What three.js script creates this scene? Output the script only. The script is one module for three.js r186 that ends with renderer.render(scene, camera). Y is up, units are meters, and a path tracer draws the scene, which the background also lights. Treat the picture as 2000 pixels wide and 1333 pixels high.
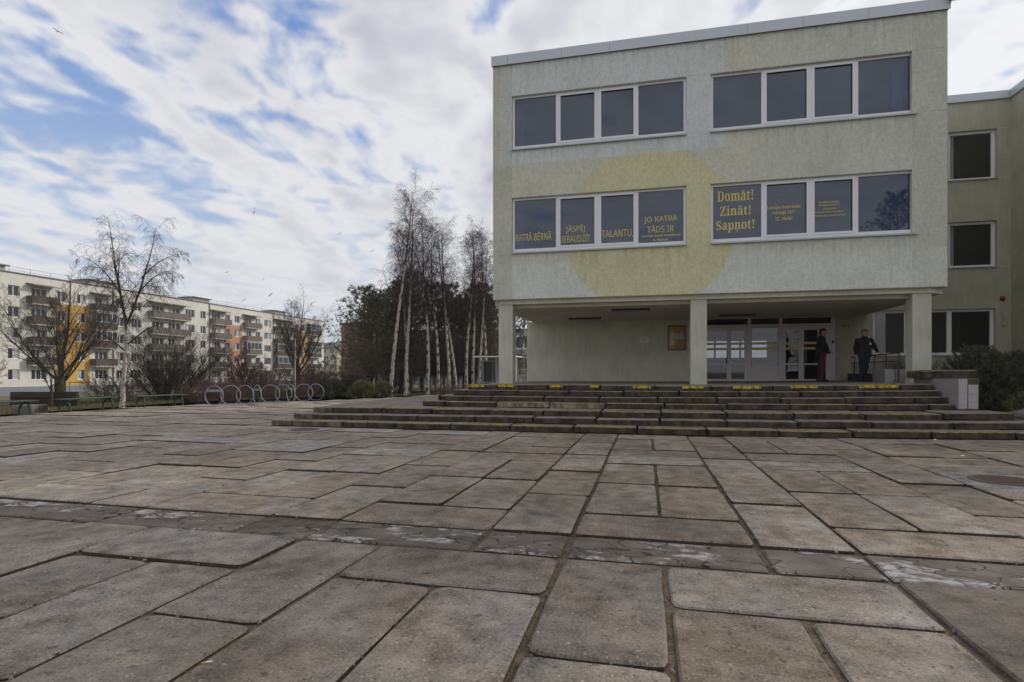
import * as THREE from 'three';
import { mergeGeometries } from 'three/addons/utils/BufferGeometryUtils.js';
import { FontLoader } from 'three/addons/loaders/FontLoader.js';

// ------------------------------------------------------------------ camera, sky, sun, exposure
const EXPOSURE = 1.0, SUN = 2.1, SUN_SOFT = 16, SKY_GAIN = 1.0;
const SUN_DIR = [0.72, 0.46, -0.52];
const scene = new THREE.Scene();
const YAW = Math.atan(262 / 1118);
const camera = new THREE.PerspectiveCamera(2 * Math.atan(728 / 1118) * 180 / Math.PI, 2000 / 1456, 0.1, 2000);
camera.position.set(0, 1.4, 0);
camera.rotation.y = YAW;
camera.setViewOffset(2000, 1456, 0, 0, 2000, 1333);

// seeded random numbers and tiling gradient noise
const rng = (seed) => () => { seed = (seed + 0x6d2b79f5) | 0; let t = Math.imul(seed ^ (seed >>> 15), 1 | seed); t = (t + Math.imul(t ^ (t >>> 7), 61 | t)) ^ t; return ((t ^ (t >>> 14)) >>> 0) / 4294967296; };
const PERM = new Uint8Array(1024); { const r = rng(7), p = [...Array(256).keys()]; for (let i = 255; i > 0; i--) { const j = (r() * (i + 1)) | 0; [p[i], p[j]] = [p[j], p[i]]; } for (let i = 0; i < 1024; i++) PERM[i] = p[i & 255]; }
const GX = new Float32Array(256), GY = new Float32Array(256); for (let i = 0; i < 256; i++) { GX[i] = Math.cos(i * 2.399963); GY[i] = Math.sin(i * 2.399963); }
function noise(x, y, per = 256) {
  const x0 = Math.floor(x), y0 = Math.floor(y), fx = x - x0, fy = y - y0;
  let xa = x0 % per, ya = y0 % per; if (xa < 0) xa += per; if (ya < 0) ya += per; const xb = xa + 1 === per ? 0 : xa + 1, yb = ya + 1 === per ? 0 : ya + 1;
  const p = PERM[xa & 255], q = PERM[xb & 255], h00 = PERM[p + (ya & 255)], h10 = PERM[q + (ya & 255)], h01 = PERM[p + (yb & 255)], h11 = PERM[q + (yb & 255)];
  const u = fx * fx * fx * (fx * (fx * 6 - 15) + 10), v = fy * fy * fy * (fy * (fy * 6 - 15) + 10), gx = fx - 1, gy = fy - 1;
  const a = GX[h00] * fx + GY[h00] * fy, b = GX[h10] * gx + GY[h10] * fy, c = GX[h01] * fx + GY[h01] * gy, d = GX[h11] * gx + GY[h11] * gy;
  return (a + (b - a) * u + (c - a) * v + (a - b - c + d) * u * v) * 1.5;
}
function fbm(x, y, oct, per = 256, gain = 0.5) { let s = 0, a = 1, n = 0; for (let i = 0; i < oct; i++) { s += a * noise(x + i * 17.3, y + i * 9.1, per); n += a; a *= gain; x *= 2; y *= 2; per *= 2; } return s / n; }
const clamp = (x, a = 0, b = 1) => Math.min(b, Math.max(a, x)), lerp = (a, b, t) => a + (b - a) * t, smooth = (a, b, x) => { const t = clamp((x - a) / (b - a)); return t * t * (3 - 2 * t); };

{ // the sky: high broken cloud in streets that run away from the viewer, bluer gaps to the left
  const W = 3072, H = 1536, data = new Float32Array(W * H * 4);
  const sa = -0.30, sb = -0.954; // direction of the cloud streets on the ground plan
  for (let row = 0; row < H; row++) {
    const el = ((row + 0.5) / H - 0.5) * Math.PI, y = Math.sin(el), ch = Math.cos(el);
    for (let col = 0; col < W; col++) {
      const az = ((col + 0.5) / W - 0.5) * 2 * Math.PI, x = Math.cos(az) * ch, z = Math.sin(az) * ch, o = (row * W + col) * 4;
      let r, g, b;
      if (y < -0.02) { r = 0.16; g = 0.15; b = 0.14; }
      else {
        const k = 1 / (Math.max(y, 0) + 0.06), px = x * k, pz = z * k;
        const A = px * sa + pz * sb, B = px * sb - pz * sa;
        const w1 = fbm(A * 1.1 + 5, B * 1.1, 3) * 0.30, w2 = fbm(A * 1.1, B * 1.1 + 31, 3) * 0.30;
        const big = fbm(A * 0.38 + w1 + 3.1, B * 0.62 + w2 + 8.7, 3);
        const mid = fbm(A * 1.25 + w1 * 2.0 + 11, B * 3.6 + w2 * 2.2 + 2, 4, 256, 0.5);
        const cell = fbm(A * 4.6 + w1 * 4 + 1, B * 6.6 + w2 * 4, 5, 256, 0.52);
        const bill = 0.42 - Math.abs(noise(A * 2.2 + w2 * 2 + 9, B * 3.4 + w1 * 2 + 5)) * 1.1;
        const cover = lerp(-0.05, 0.40, smooth(-2.3, 0.7, px - 0.10 * pz)) + 0.10 * smooth(0.40, 0.06, y);
        const hf = 0.25 + 0.75 * smooth(0.04, 0.34, y), d = cover + 0.06 * (1 - hf) + big * 0.26 + mid * 0.58 * (0.4 + 0.6 * hf) + cell * 0.74 * hf + bill * 0.24 * hf;
        const al = smooth(-0.40, 0.24, d) * 0.98;
        const thick = smooth(0.12, 0.80, d);
        const body = fbm(A * 0.9 + 40, B * 2.4 + 20, 4) * 1.1 - cell * 0.5;
        let cl = lerp(0.87, 0.50, clamp(thick * 0.60 + body * 0.66));
        const s = x * SUN_DIR[0] + y * SUN_DIR[1] + z * SUN_DIR[2];
        cl *= 0.95 + 0.14 * smooth(0.2, 0.95, s);
        const deep = smooth(0.0, 0.62, y);
        const br = lerp(0.50, 0.115, deep), bg = lerp(0.64, 0.25, deep), bb = lerp(0.82, 0.60, deep), gr = smooth(0.80, 0.62, cl);
        r = lerp(br, cl * lerp(0.985, 0.95, gr), al); g = lerp(bg, cl * lerp(0.99, 0.97, gr), al); b = lerp(bb, cl * lerp(1.02, 1.07, gr), al);
        const hz = smooth(0.10, 0.0, y); r = lerp(r, 0.70, hz * 0.7); g = lerp(g, 0.72, hz * 0.7); b = lerp(b, 0.76, hz * 0.7);
      }
      data[o] = r * SKY_GAIN; data[o + 1] = g * SKY_GAIN; data[o + 2] = b * SKY_GAIN; data[o + 3] = 1;
    }
  }
  const sky = new THREE.DataTexture(data, W, H, THREE.RGBAFormat, THREE.FloatType);
  sky.mapping = THREE.EquirectangularReflectionMapping; sky.magFilter = THREE.LinearFilter; sky.needsUpdate = true;
  scene.background = sky; scene.environment = sky;
}
const sun = new THREE.DirectionalLight(new THREE.Color().setRGB(1, 0.93, 0.82), SUN);
sun.position.set(-20 + SUN_DIR[0] * 150, SUN_DIR[1] * 150, -40 + SUN_DIR[2] * 150); sun.target.position.set(-20, 0, -40);
sun.castShadow = true; sun.shadow.radius = SUN_SOFT; sun.shadow.mapSize.set(4096, 4096);
Object.assign(sun.shadow.camera, { left: -110, right: 110, top: 110, bottom: -110, near: 1, far: 400 });
scene.add(sun, sun.target);
const renderer = new THREE.WebGLRenderer({ antialias: true });
renderer.toneMapping = THREE.LinearToneMapping; renderer.toneMappingExposure = EXPOSURE;
renderer.shadowMap.enabled = true;
scene.fog = new THREE.FogExp2(new THREE.Color().setRGB(0.8, 0.82, 0.86), 0.0004);

// ------------------------------------------------------------------ helpers
const used = new Map();
function numbered(name) { const n = used.get(name) ?? 0; used.set(name, n + 1); return n ? name + '_' + String(n).padStart(3, '0') : name; }
const shade = (o) => { o.castShadow = o.receiveShadow = true; return o; };
const ORIGIN = new WeakMap();
function thing(name, label, category, at = [0, 0, 0], group) {
  const o = new THREE.Group(); o.name = numbered(name); o.position.set(...at); o.userData = { label, category };
  if (group) o.userData.group = group;
  ORIGIN.set(o, at); scene.add(o); return o;
}
function structure(name, label) { const o = new THREE.Group(); o.name = numbered(name); o.userData = { kind: 'structure' }; if (label) o.userData.label = label; ORIGIN.set(o, [0, 0, 0]); scene.add(o); return o; }
// geometry given in world metres; the part is stored relative to its thing's base
function part(parent, name, geo, mat, label) {
  const at = ORIGIN.get(parent) ?? [0, 0, 0]; if (Array.isArray(geo)) geo = geo.length > 1 ? mergeGeometries(geo) : geo[0];
  geo.translate(-at[0], -at[1], -at[2]);
  const m = shade(new THREE.Mesh(geo, mat)); m.name = name; if (label) m.userData.label = label;
  ORIGIN.set(m, at); parent.add(m); return m;
}
function copyOf(t, at, turn, label, scale = 1) { const c = t.clone(); c.name = numbered(t.name.replace(/_\d+$/, '')); c.position.set(...at); c.rotation.y = turn; c.scale.setScalar(scale); c.userData = { ...t.userData, label: label ?? t.userData.label }; scene.add(c); return c; }

class MB { // collects faces
  constructor() { this.p = []; this.n = []; this.t = []; this.i = []; }
  quad(a, b, c, d, uv) {
    const k = this.p.length / 3, u = [b[0] - a[0], b[1] - a[1], b[2] - a[2]], v = [d[0] - a[0], d[1] - a[1], d[2] - a[2]];
    let n = [u[1] * v[2] - u[2] * v[1], u[2] * v[0] - u[0] * v[2], u[0] * v[1] - u[1] * v[0]]; const l = Math.hypot(...n) || 1; n = n.map((x) => x / l);
    const ax = Math.abs(n[0]), ay = Math.abs(n[1]), az = Math.abs(n[2]);
    [a, b, c, d].forEach((q, j) => { this.p.push(...q); this.n.push(...n); this.t.push(...(uv ? uv[j] : ay > ax && ay > az ? [q[0], -q[2]] : ax > az ? [-q[2], q[1]] : [q[0], q[1]])); });
    this.i.push(k, k + 1, k + 2, k, k + 2, k + 3); return this;
  }
  box(x0, y0, z0, x1, y1, z1) {
    if (x0 > x1) [x0, x1] = [x1, x0]; if (y0 > y1) [y0, y1] = [y1, y0]; if (z0 > z1) [z0, z1] = [z1, z0];
    this.quad([x0, y0, z1], [x1, y0, z1], [x1, y1, z1], [x0, y1, z1]); this.quad([x1, y0, z0], [x0, y0, z0], [x0, y1, z0], [x1, y1, z0]);
    this.quad([x1, y0, z1], [x1, y0, z0], [x1, y1, z0], [x1, y1, z1]); this.quad([x0, y0, z0], [x0, y0, z1], [x0, y1, z1], [x0, y1, z0]);
    this.quad([x0, y1, z1], [x1, y1, z1], [x1, y1, z0], [x0, y1, z0]); this.quad([x0, y0, z0], [x1, y0, z0], [x1, y0, z1], [x0, y0, z1]); return this;
  }
  bp(x0, x1, h0, h1, P0, P1) { return this.box(x0, h0, -P1, x1, h1, -P0); } // building axes: X, height, distance P
  tube(pts, rad, sides, vScale = 1, vOff = 0) {
    let k = this.p.length / 3, len = vOff; const n = pts.length; let ref = null;
    for (let s = 0; s < n; s++) {
      const a = pts[Math.max(0, s - 1)], b = pts[Math.min(n - 1, s + 1)]; let d = [b[0] - a[0], b[1] - a[1], b[2] - a[2]]; const l = Math.hypot(...d) || 1; d = d.map((x) => x / l);
      let u = ref ?? (Math.abs(d[1]) < 0.9 ? [0, 1, 0] : [1, 0, 0]); const dt = u[0] * d[0] + u[1] * d[1] + u[2] * d[2]; u = [u[0] - d[0] * dt, u[1] - d[1] * dt, u[2] - d[2] * dt]; const ul = Math.hypot(...u) || 1; u = u.map((x) => x / ul); ref = u;
      const w = [d[1] * u[2] - d[2] * u[1], d[2] * u[0] - d[0] * u[2], d[0] * u[1] - d[1] * u[0]];
      if (s) len += Math.hypot(pts[s][0] - pts[s - 1][0], pts[s][1] - pts[s - 1][1], pts[s][2] - pts[s - 1][2]);
      for (let q = 0; q <= sides; q++) { const t = q / sides * Math.PI * 2, c = Math.cos(t), e = Math.sin(t), nx = u[0] * c + w[0] * e, ny = u[1] * c + w[1] * e, nz = u[2] * c + w[2] * e, r = rad[s]; this.p.push(pts[s][0] + nx * r, pts[s][1] + ny * r, pts[s][2] + nz * r); this.n.push(nx, ny, nz); this.t.push(q / sides, len * vScale); }
      if (s) for (let q = 0; q < sides; q++) { const a0 = k + (s - 1) * (sides + 1) + q, b0 = a0 + sides + 1; this.i.push(a0, a0 + 1, b0 + 1, a0, b0 + 1, b0); }
    }
    return this;
  }
  rod(a, b, r, sides = 8) { // with caps
    this.tube([a, b], [r, r], sides); const d = new THREE.Vector3(b[0] - a[0], b[1] - a[1], b[2] - a[2]).normalize(), u = new THREE.Vector3(0, 1, 0); if (Math.abs(d.y) > 0.9) u.set(1, 0, 0); u.cross(d).normalize(); const w = d.clone().cross(u);
    for (const [c, s] of [[a, -1], [b, 1]]) { const k = this.p.length / 3; this.p.push(...c); this.n.push(d.x * s, d.y * s, d.z * s); this.t.push(0, 0); for (let q = 0; q <= sides; q++) { const t = q / sides * 2 * Math.PI, x = Math.cos(t) * r, y = Math.sin(t) * r; this.p.push(c[0] + u.x * x + w.x * y, c[1] + u.y * x + w.y * y, c[2] + u.z * x + w.z * y); this.n.push(d.x * s, d.y * s, d.z * s); this.t.push(x, y); } for (let q = 0; q < sides; q++) s > 0 ? this.i.push(k, k + 1 + q, k + 2 + q) : this.i.push(k, k + 2 + q, k + 1 + q); }
    return this;
  }
  tri(a, b, c, uv = [[0, 0], [1, 0], [0.5, 1]]) { const k = this.p.length / 3, u = [b[0] - a[0], b[1] - a[1], b[2] - a[2]], v = [c[0] - a[0], c[1] - a[1], c[2] - a[2]]; let n = [u[1] * v[2] - u[2] * v[1], u[2] * v[0] - u[0] * v[2], u[0] * v[1] - u[1] * v[0]]; const l = Math.hypot(...n) || 1; for (const [q, t] of [[a, uv[0]], [b, uv[1]], [c, uv[2]]]) { this.p.push(...q); this.n.push(n[0] / l, n[1] / l, n[2] / l); this.t.push(...t); } this.i.push(k, k + 1, k + 2); return this; }
  geo() {
    const g = new THREE.BufferGeometry(); g.setAttribute('position', new THREE.Float32BufferAttribute(this.p, 3)); g.setAttribute('normal', new THREE.Float32BufferAttribute(this.n, 3)); g.setAttribute('uv', new THREE.Float32BufferAttribute(this.t, 2)); g.setIndex(this.i); return g;
  }
}
const bp = (...a) => new MB().bp(...a).geo();
// a slab or block: outline in plan (x, P), bevelled upper edge, slightly irregular; top at height z(x, P)
function slab(x0, x1, p0, p1, zf, thick, o = {}) {
  const r = o.r ?? (() => 0.5), cr = o.corner ?? 0.03, bev = o.bevel ?? 0.012, jit = o.jitter ?? 0.004, pts = [], mb = new MB(), off = [r() * 9, r() * 9], j = () => (r() - 0.5) * 2 * jit;
  const cs = [[x0, p0, 1, 1], [x1, p0, -1, 1], [x1, p1, -1, -1], [x0, p1, 1, -1]];
  for (let k = 0; k < 4; k++) {
    const [x, p, sx, sp] = cs[k], q = cr * (0.5 + r()), horiz = k % 2 === 0; // counter-clockwise seen from above with P away
    const a = horiz ? [x, p + sp * q] : [x + sx * q, p], b = horiz ? [x + sx * q, p] : [x, p + sp * q], m = [x + sx * q * 0.29, p + sp * q * 0.29];
    pts.push([a[0] + j(), a[1] + j()], [m[0] + j(), m[1] + j()], [b[0] + j(), b[1] + j()]);
    const nx = cs[(k + 1) % 4]; const L = k % 2 === 0 ? Math.abs(nx[0] - x) : Math.abs(nx[1] - p), n = o.mid ?? Math.min(3, Math.max(1, Math.round(L / 0.4)));
    for (let s = 1; s <= n; s++) { const t = s / (n + 1); pts.push([lerp(x, nx[0], t) + j(), lerp(p, nx[1], t) + j()]); }
  }
  const cx = (x0 + x1) / 2, cp = (p0 + p1) / 2, N = pts.length, inn = pts.map(([x, p]) => [x + Math.sign(cx - x) * bev * (Math.abs(cx - x) > bev ? 1 : 0), p + Math.sign(cp - p) * bev * (Math.abs(cp - p) > bev ? 1 : 0)]);
  const T = (q, d) => [q[0], zf(q[0], q[1]) - d, -q[1]], uvT = (q) => [q[0] + off[0], q[1] + off[1]];
  const k0 = mb.p.length / 3; // top fan
  const put = (v, n, t) => { mb.p.push(...v); mb.n.push(...n); mb.t.push(...t); };
  const ez = (zf(x1, cp) - zf(x0, cp)) / (x1 - x0), ep = (zf(cx, p1) - zf(cx, p0)) / (p1 - p0), nn = [-ez, 1, ep];
  put(T([cx, cp], 0), nn, uvT([cx, cp])); inn.forEach((q) => put(T(q, 0), nn, uvT(q)));
  for (let i = 0; i < N; i++) mb.i.push(k0, k0 + 1 + i, k0 + 1 + (i + 1) % N);
  const top = mb.i.length; let run = 0;
  for (let i = 0; i < N; i++) { const k = (i + 1) % N, q = pts[i], w = pts[k], l = Math.hypot(w[0] - q[0], w[1] - q[1]); mb.quad(T(q, bev * 0.8), T(w, bev * 0.8), T(inn[k], 0), T(inn[i], 0), [uvT(q), uvT(w), uvT(inn[k]), uvT(inn[i])]); }
  const mid = mb.i.length;
  for (let i = 0; i < N; i++) { const k = (i + 1) % N, q = pts[i], w = pts[k], l = Math.hypot(w[0] - q[0], w[1] - q[1]); mb.quad(T(q, thick), T(w, thick), T(w, bev * 0.8), T(q, bev * 0.8), [[run + off[0], 0], [run + l + off[0], 0], [run + l + off[0], thick], [run + off[0], thick]]); run += l; }
  const g = mb.geo(); if (o.dirt) { const col = []; for (let i = 0; i < mb.p.length; i += 3) { const X = mb.p[i], P = -mb.p[i + 2], e = i / 3 === k0 ? 0.95 : i / 3 <= k0 + N ? 1.03 : 1.06; const L = e * (1 + 0.22 * noise(X * 0.42 + 40, P * 0.42 + 40) + 0.20 * noise(X * 1.3 + 9, P * 1.3 + 50)), b = noise(X * 0.6 + 80, P * 0.6 + 20); col.push(L * (1 + 0.02 * b), L, L * (1 - 0.06 * b)); } g.setAttribute('color', new THREE.Float32BufferAttribute(col, 3)); } g.addGroup(0, mid, 0); g.addGroup(mid, mb.i.length - mid, 1); return g;
}
// ------------------------------------------------------------------ textures
const s8 = (v) => { v = clamp(v); return 255 * (v <= 0.0031308 ? v * 12.92 : 1.055 * Math.pow(v, 1 / 2.4) - 0.055) + 0.5; };
function colorTex(w, h, metres, fn, post) {
  const d = new Uint8Array(w * h * 4), f = new Float32Array(w * h * 3);
  for (let y = 0; y < h; y++) for (let x = 0; x < w; x++) { const c = fn(x / w, y / h), o = (y * w + x) * 3; f[o] = c[0]; f[o + 1] = c[1]; f[o + 2] = c[2]; }
  if (post) post(f, w, h);
  for (let i = 0; i < w * h; i++) { d[i * 4] = s8(f[i * 3]); d[i * 4 + 1] = s8(f[i * 3 + 1]); d[i * 4 + 2] = s8(f[i * 3 + 2]); d[i * 4 + 3] = 255; }
  const t = new THREE.DataTexture(d, w, h); t.colorSpace = THREE.SRGBColorSpace; t.magFilter = THREE.LinearFilter; t.wrapS = t.wrapT = THREE.RepeatWrapping; t.repeat.set(1 / metres[0], 1 / metres[1]); t.needsUpdate = true; return t;
}
function greyTex(w, h, metres, fn, post) {
  const d = new Uint8Array(w * h * 4), f = new Float32Array(w * h);
  for (let y = 0; y < h; y++) for (let x = 0; x < w; x++) f[y * w + x] = fn(x / w, y / h);
  if (post) post(f, w, h);
  for (let i = 0; i < w * h; i++) { d[i * 4] = d[i * 4 + 1] = d[i * 4 + 2] = clamp(f[i]) * 255; d[i * 4 + 3] = 255; }
  const t = new THREE.DataTexture(d, w, h); t.magFilter = THREE.LinearFilter; t.wrapS = t.wrapT = THREE.RepeatWrapping; t.repeat.set(1 / metres[0], 1 / metres[1]); t.needsUpdate = true; return t;
}
const std = (o) => new THREE.MeshStandardMaterial({ roughness: 0.9, ...o, color: Array.isArray(o.color) ? new THREE.Color().setRGB(...o.color) : o.color });
// pebbles shared by colour and relief of the slab concrete
const PEB = []; { const r = rng(99); for (let i = 0; i < 30000; i++) PEB.push([r(), r(), 0.0013 + 0.0038 * r() ** 3, 0.5 + r() * 0.8, r() * 3.14, r(), r()]); }
function splat(w, h, draw) {
  for (const [px, py, s, e, a, t, t2] of PEB) {
    const R = s * w / 2, ca = Math.cos(a), sa = Math.sin(a), X = px * w, Y = py * h, m = Math.ceil(R * 1.4);
    for (let dy = -m; dy <= m; dy++) for (let dx = -m; dx <= m; dx++) { const u = (dx * ca + dy * sa) / R, v = (-dx * sa + dy * ca) / (R * e), q = u * u + v * v; if (q < 1) draw((((Y + dy) | 0) + h) % h * w + (((X + dx) | 0) + w) % w, q, t, t2); }
  }
}
const T = {};
T.slab = colorTex(2048, 2048, [4, 4], (u, v) => {
  const big = fbm(u * 5, v * 5, 4, 5), mid = fbm(u * 22 + 3, v * 22, 4, 22), fine = noise(u * 450, v * 450, 450) * 0.8 + noise(u * 210, v * 210, 210) * 0.7, brown = fbm(u * 7 + 9, v * 7 + 2, 4, 7);
  let L = 0.78 + big * 0.34 + mid * 0.55 + fine * 0.34; const spot = fbm(u * 60, v * 60 + 5, 3, 60); L *= 1 - 0.5 * smooth(0.30, 0.55, spot);
  L *= 1 - 0.25 * smooth(0.15, 0.5, brown);
  const k = clamp(0.5 + brown * 1.6); return [L * lerp(0.98, 1.03, k), L * lerp(0.985, 0.95, k), L * lerp(1.0, 0.86, k)].map((c) => c * 0.62);
}, (f, w, h) => splat(w, h, (i, q, t, t2) => { const a = 0.8 * (1 - q * q), L = t < 0.55 ? lerp(0.8, 2.0, t2 * t2) : lerp(0.08, 0.34, t2), c = [L * (0.68 + 0.1 * t2), L * 0.64, L * (0.56 - 0.04 * t2)]; for (let k = 0; k < 3; k++) f[i * 3 + k] = lerp(f[i * 3 + k], c[k], a * 0.8); }));
T.slabBump = greyTex(1024, 1024, [4, 4], (u, v) => 0.45 + fbm(u * 40, v * 40, 5, 40, 0.65) * 0.5 - 0.25 * smooth(0.3, 0.55, fbm(u * 60, v * 60 + 5, 3, 60)), (f, w, h) => splat(w, h, (i, q, t) => { f[i] = Math.min(1, f[i] + 0.16 * (1 - q) * (t < 0.66 ? 1 : -0.7)); }));
T.dirt = colorTex(512, 512, [1.5, 1.5], (u, v) => { const n = fbm(u * 12, v * 12, 5, 12, 0.6), g = noise(u * 90, v * 90, 90); const L = 0.75 + n * 0.6 + g * 0.35; return [L * 0.62, L * 0.55, L * 0.46]; });
T.dirtBump = greyTex(512, 512, [1.5, 1.5], (u, v) => 0.5 + fbm(u * 20, v * 20, 5, 20, 0.7) * 0.6);
T.plaster = colorTex(1024, 1024, [4, 4], (u, v) => { const n = fbm(u * 6, v * 6, 4, 6), st = fbm(u * 40, v * 5, 3, 40), g = noise(u * 250, v * 250, 250) * 0.5 + noise(u * 125 + 7, v * 125, 125) * 0.6; const L = 0.86 + n * 0.16 + st * 0.10 + g * 0.13; return [L * 0.93, L * 0.93, L * 0.9]; });
T.plasterBump = greyTex(1024, 1024, [2, 2], (u, v) => 0.5 + fbm(u * 60, v * 60, 4, 60, 0.7) * 0.7);
T.moss = colorTex(1024, 512, [4, 2], (u, v) => { const n = fbm(u * 10, v * 5, 5, 10, 0.6), st = fbm(u * 30, v * 3 + 4, 4, 30), g = noise(u * 200, v * 100, 200), m = fbm(u * 7 + 3, v * 3.5 + 6, 4, 7); let L = 0.55 + n * 0.75 + st * 0.45 + g * 0.18; const k = smooth(-0.1, 0.35, m); return [L * lerp(0.74, 0.60, k), L * lerp(0.65, 0.52, k), L * lerp(0.54, 0.38, k)]; });
T.bark = colorTex(256, 512, [1, 1.5], (u, v) => { const n = fbm(u * 10, v * 6, 5, 10, 0.6), c = Math.abs(noise(u * 12, v * 5, 12)); const L = 0.5 + n * 0.7 + c * 0.5; return [L * 0.72, L * 0.62, L * 0.52]; });
T.birch = colorTex(256, 1024, [1, 3], (u, v) => { const n = fbm(u * 6, v * 30, 3, 6), d = noise(u * 5 + 20, v * 60, 256), e = fbm(u * 4, v * 10 + 3, 3, 4); const black = Math.max(smooth(0.22, 0.42, d), smooth(0.10, 0.32, e)) * 0.95; const L = 0.86 + n * 0.2; return [lerp(L, 0.06, black), lerp(L * 0.97, 0.055, black), lerp(L * 0.92, 0.05, black)]; });
T.grass = colorTex(1024, 1024, [7, 7], (u, v) => { const n = fbm(u * 5, v * 5, 5, 5), g = fbm(u * 60, v * 60, 4, 60, 0.7), k = smooth(-0.25, 0.3, n + g * 0.4); const L = 0.75 + g * 0.8; return [L * lerp(0.30, 0.22, k), L * lerp(0.22, 0.25, k), L * lerp(0.13, 0.085, k)]; });
T.brick = colorTex(512, 512, [2.08, 1.5], (u, v) => { const row = Math.floor(v * 20), f = v * 20 - row, c = u * 8 + (row % 2) * 0.5, cf = c - Math.floor(c); const mort = f < 0.13 || cf < 0.05, h = PERM[(Math.floor(c) % 8) + PERM[row & 255]] / 255; const L = 0.8 + h * 0.4 + noise(u * 100, v * 100, 100) * 0.3; return mort ? [0.5, 0.46, 0.42] : [L * 0.62, L * 0.27, L * 0.2]; });
T.worn = colorTex(256, 256, [0.8, 0.8], (u, v) => { const n = fbm(u * 8, v * 8, 5, 8, 0.65), k = smooth(0.02, 0.2, n); return [lerp(1, 0.30, k), lerp(1, 0.36, k), lerp(1, 3.2, k)].map((c) => c * 0.98); });
T.flat = colorTex(512, 512, [12, 12], (u, v) => { const n = fbm(u * 5, v * 5, 5, 5), st = fbm(u * 30, v * 4, 3, 30); const L = 0.9 + n * 0.13 + st * 0.08; return [L, L, L * 0.98]; });
T.board = colorTex(512, 256, [2, 0.5], (u, v) => { const n = fbm(u * 6, v * 30, 5, 6, 0.6); const L = 0.7 + n * 0.9; return [L * 0.8, L * 0.72, L * 0.66]; });
// the painted front of the school: 12.92 m by 7.6 m, from X -4.86 and height 3.76
T.facade = colorTex(2048, 1216, [12.92, 7.6], (u, v) => {
  const X = -4.86 + u * 12.92, h = 3.76 + v * 7.6;
  const n = fbm(X * 0.7, h * 0.7, 4), m2 = fbm(X * 2.3 + 5, h * 1.6, 4), st = fbm(X * 7, h * 0.55 + 4, 4), g = noise(X * 26, h * 20) * 0.6 + noise(X * 55, h * 42) * 0.5, worm = fbm(X * 11, h * 8, 3);
  let c = [0.605, 0.605, 0.495]; // olive beige
  const low = smooth(5.05, 4.75, h + n * 0.15); if (low > 0) { const q = [0.655, 0.675, 0.61]; c = c.map((a, i) => lerp(a, q[i], low * 0.9)); }
  const right = smooth(2.6, 4.2, X + n * 0.8); c = c.map((a, i) => lerp(a, [0.58, 0.592, 0.51][i], right * (1 - low)));
  const pier = X < -4.22 ? 0.6 : X > 7.19 ? 0.25 : 0; c = c.map((a, i) => lerp(a, [0.485, 0.487, 0.385][i], pier));
  const inGrey = X > -4.64 && X < 2.26 && h > 8.1 + (X > 1.6 ? 0 : 0), grey = inGrey ? 1 : 0; if (grey) { const q = X < -4.22 ? [0.55, 0.585, 0.53] : [0.62, 0.66, 0.645]; c = c.map((a, i) => lerp(a, q[i], 0.92)); }
  const R = Math.hypot(X - 0.04, h - 5.78), disc = smooth(2.55, 2.49, R + n * 0.02); if (disc > 0) { const q = grey ? [0.625, 0.64, 0.55] : [0.635, 0.605, 0.375]; c = c.map((a, i) => lerp(a, q[i], disc * (grey ? 0.75 : 1))); }
  let dirt = 0; for (const [x0, x1, hs] of [[-4.22, 1.18, 5.27], [-4.22, 1.18, 8.6], [1.89, 7.19, 5.27], [1.89, 7.19, 8.6]]) if (X > x0 - 0.1 && X < x1 + 0.1 && h < hs) dirt = Math.max(dirt, smooth(1.2, 0, hs - h) * smooth(0.0, 0.5, st + 0.1) * 0.38);
  dirt = Math.max(dirt, smooth(1.1, 0, 11.36 - h) * smooth(-0.25, 0.5, st) * 0.42);
  let L = 1 + n * 0.10 + m2 * 0.16 + st * 0.06 + g * 0.17 + worm * 0.16; L *= 1 - 0.32 * dirt; L *= 1 - 0.12 * smooth(0.1, 0.5, m2 + st * 0.5);
  return [c[0] * L, c[1] * L, c[2] * L * (1 - 0.08 * dirt)];
});
T.facade.wrapS = T.facade.wrapT = THREE.ClampToEdgeWrapping; T.facade.repeat.set(1, 1);
// ------------------------------------------------------------------ materials
const M = {};
const slabTones = [[0.52, 0.455, 0.388], [0.49, 0.425, 0.355], [0.475, 0.402, 0.326], [0.57, 0.515, 0.455], [0.45, 0.385, 0.32], [0.51, 0.438, 0.362], [0.41, 0.345, 0.285], [0.60, 0.57, 0.545], [0.21, 0.18, 0.155]];
M.slabs = slabTones.map((c) => std({ vertexColors: true, color: [c[0], c[1] * 0.99, c[2] * 0.94], map: T.slab, bumpMap: T.slabBump, bumpScale: 0.008, roughness: 0.88 }));
M.nearSlabs = [[0.385, 0.335, 0.28], [0.36, 0.308, 0.25], [0.405, 0.362, 0.312], [0.345, 0.298, 0.248]].map((c) => std({ vertexColors: true, color: c, map: T.slab, bumpMap: T.slabBump, bumpScale: 0.012, roughness: 0.85 }));
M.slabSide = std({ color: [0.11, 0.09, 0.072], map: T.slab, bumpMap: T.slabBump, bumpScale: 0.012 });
M.dirt = std({ color: [0.23, 0.19, 0.15], map: T.dirt, bumpMap: T.dirtBump, bumpScale: 0.02, roughness: 1 });
M.soil = std({ color: [0.20, 0.17, 0.135], map: T.dirt, bumpMap: T.dirtBump, bumpScale: 0.03, roughness: 1 });
M.grass = std({ color: [0.62, 0.62, 0.55], map: T.grass, roughness: 1 });
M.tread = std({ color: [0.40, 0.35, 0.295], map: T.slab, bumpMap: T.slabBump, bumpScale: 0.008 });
M.riser = std({ color: [0.15, 0.128, 0.10], map: T.moss, bumpMap: T.slabBump, bumpScale: 0.012 });
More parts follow.
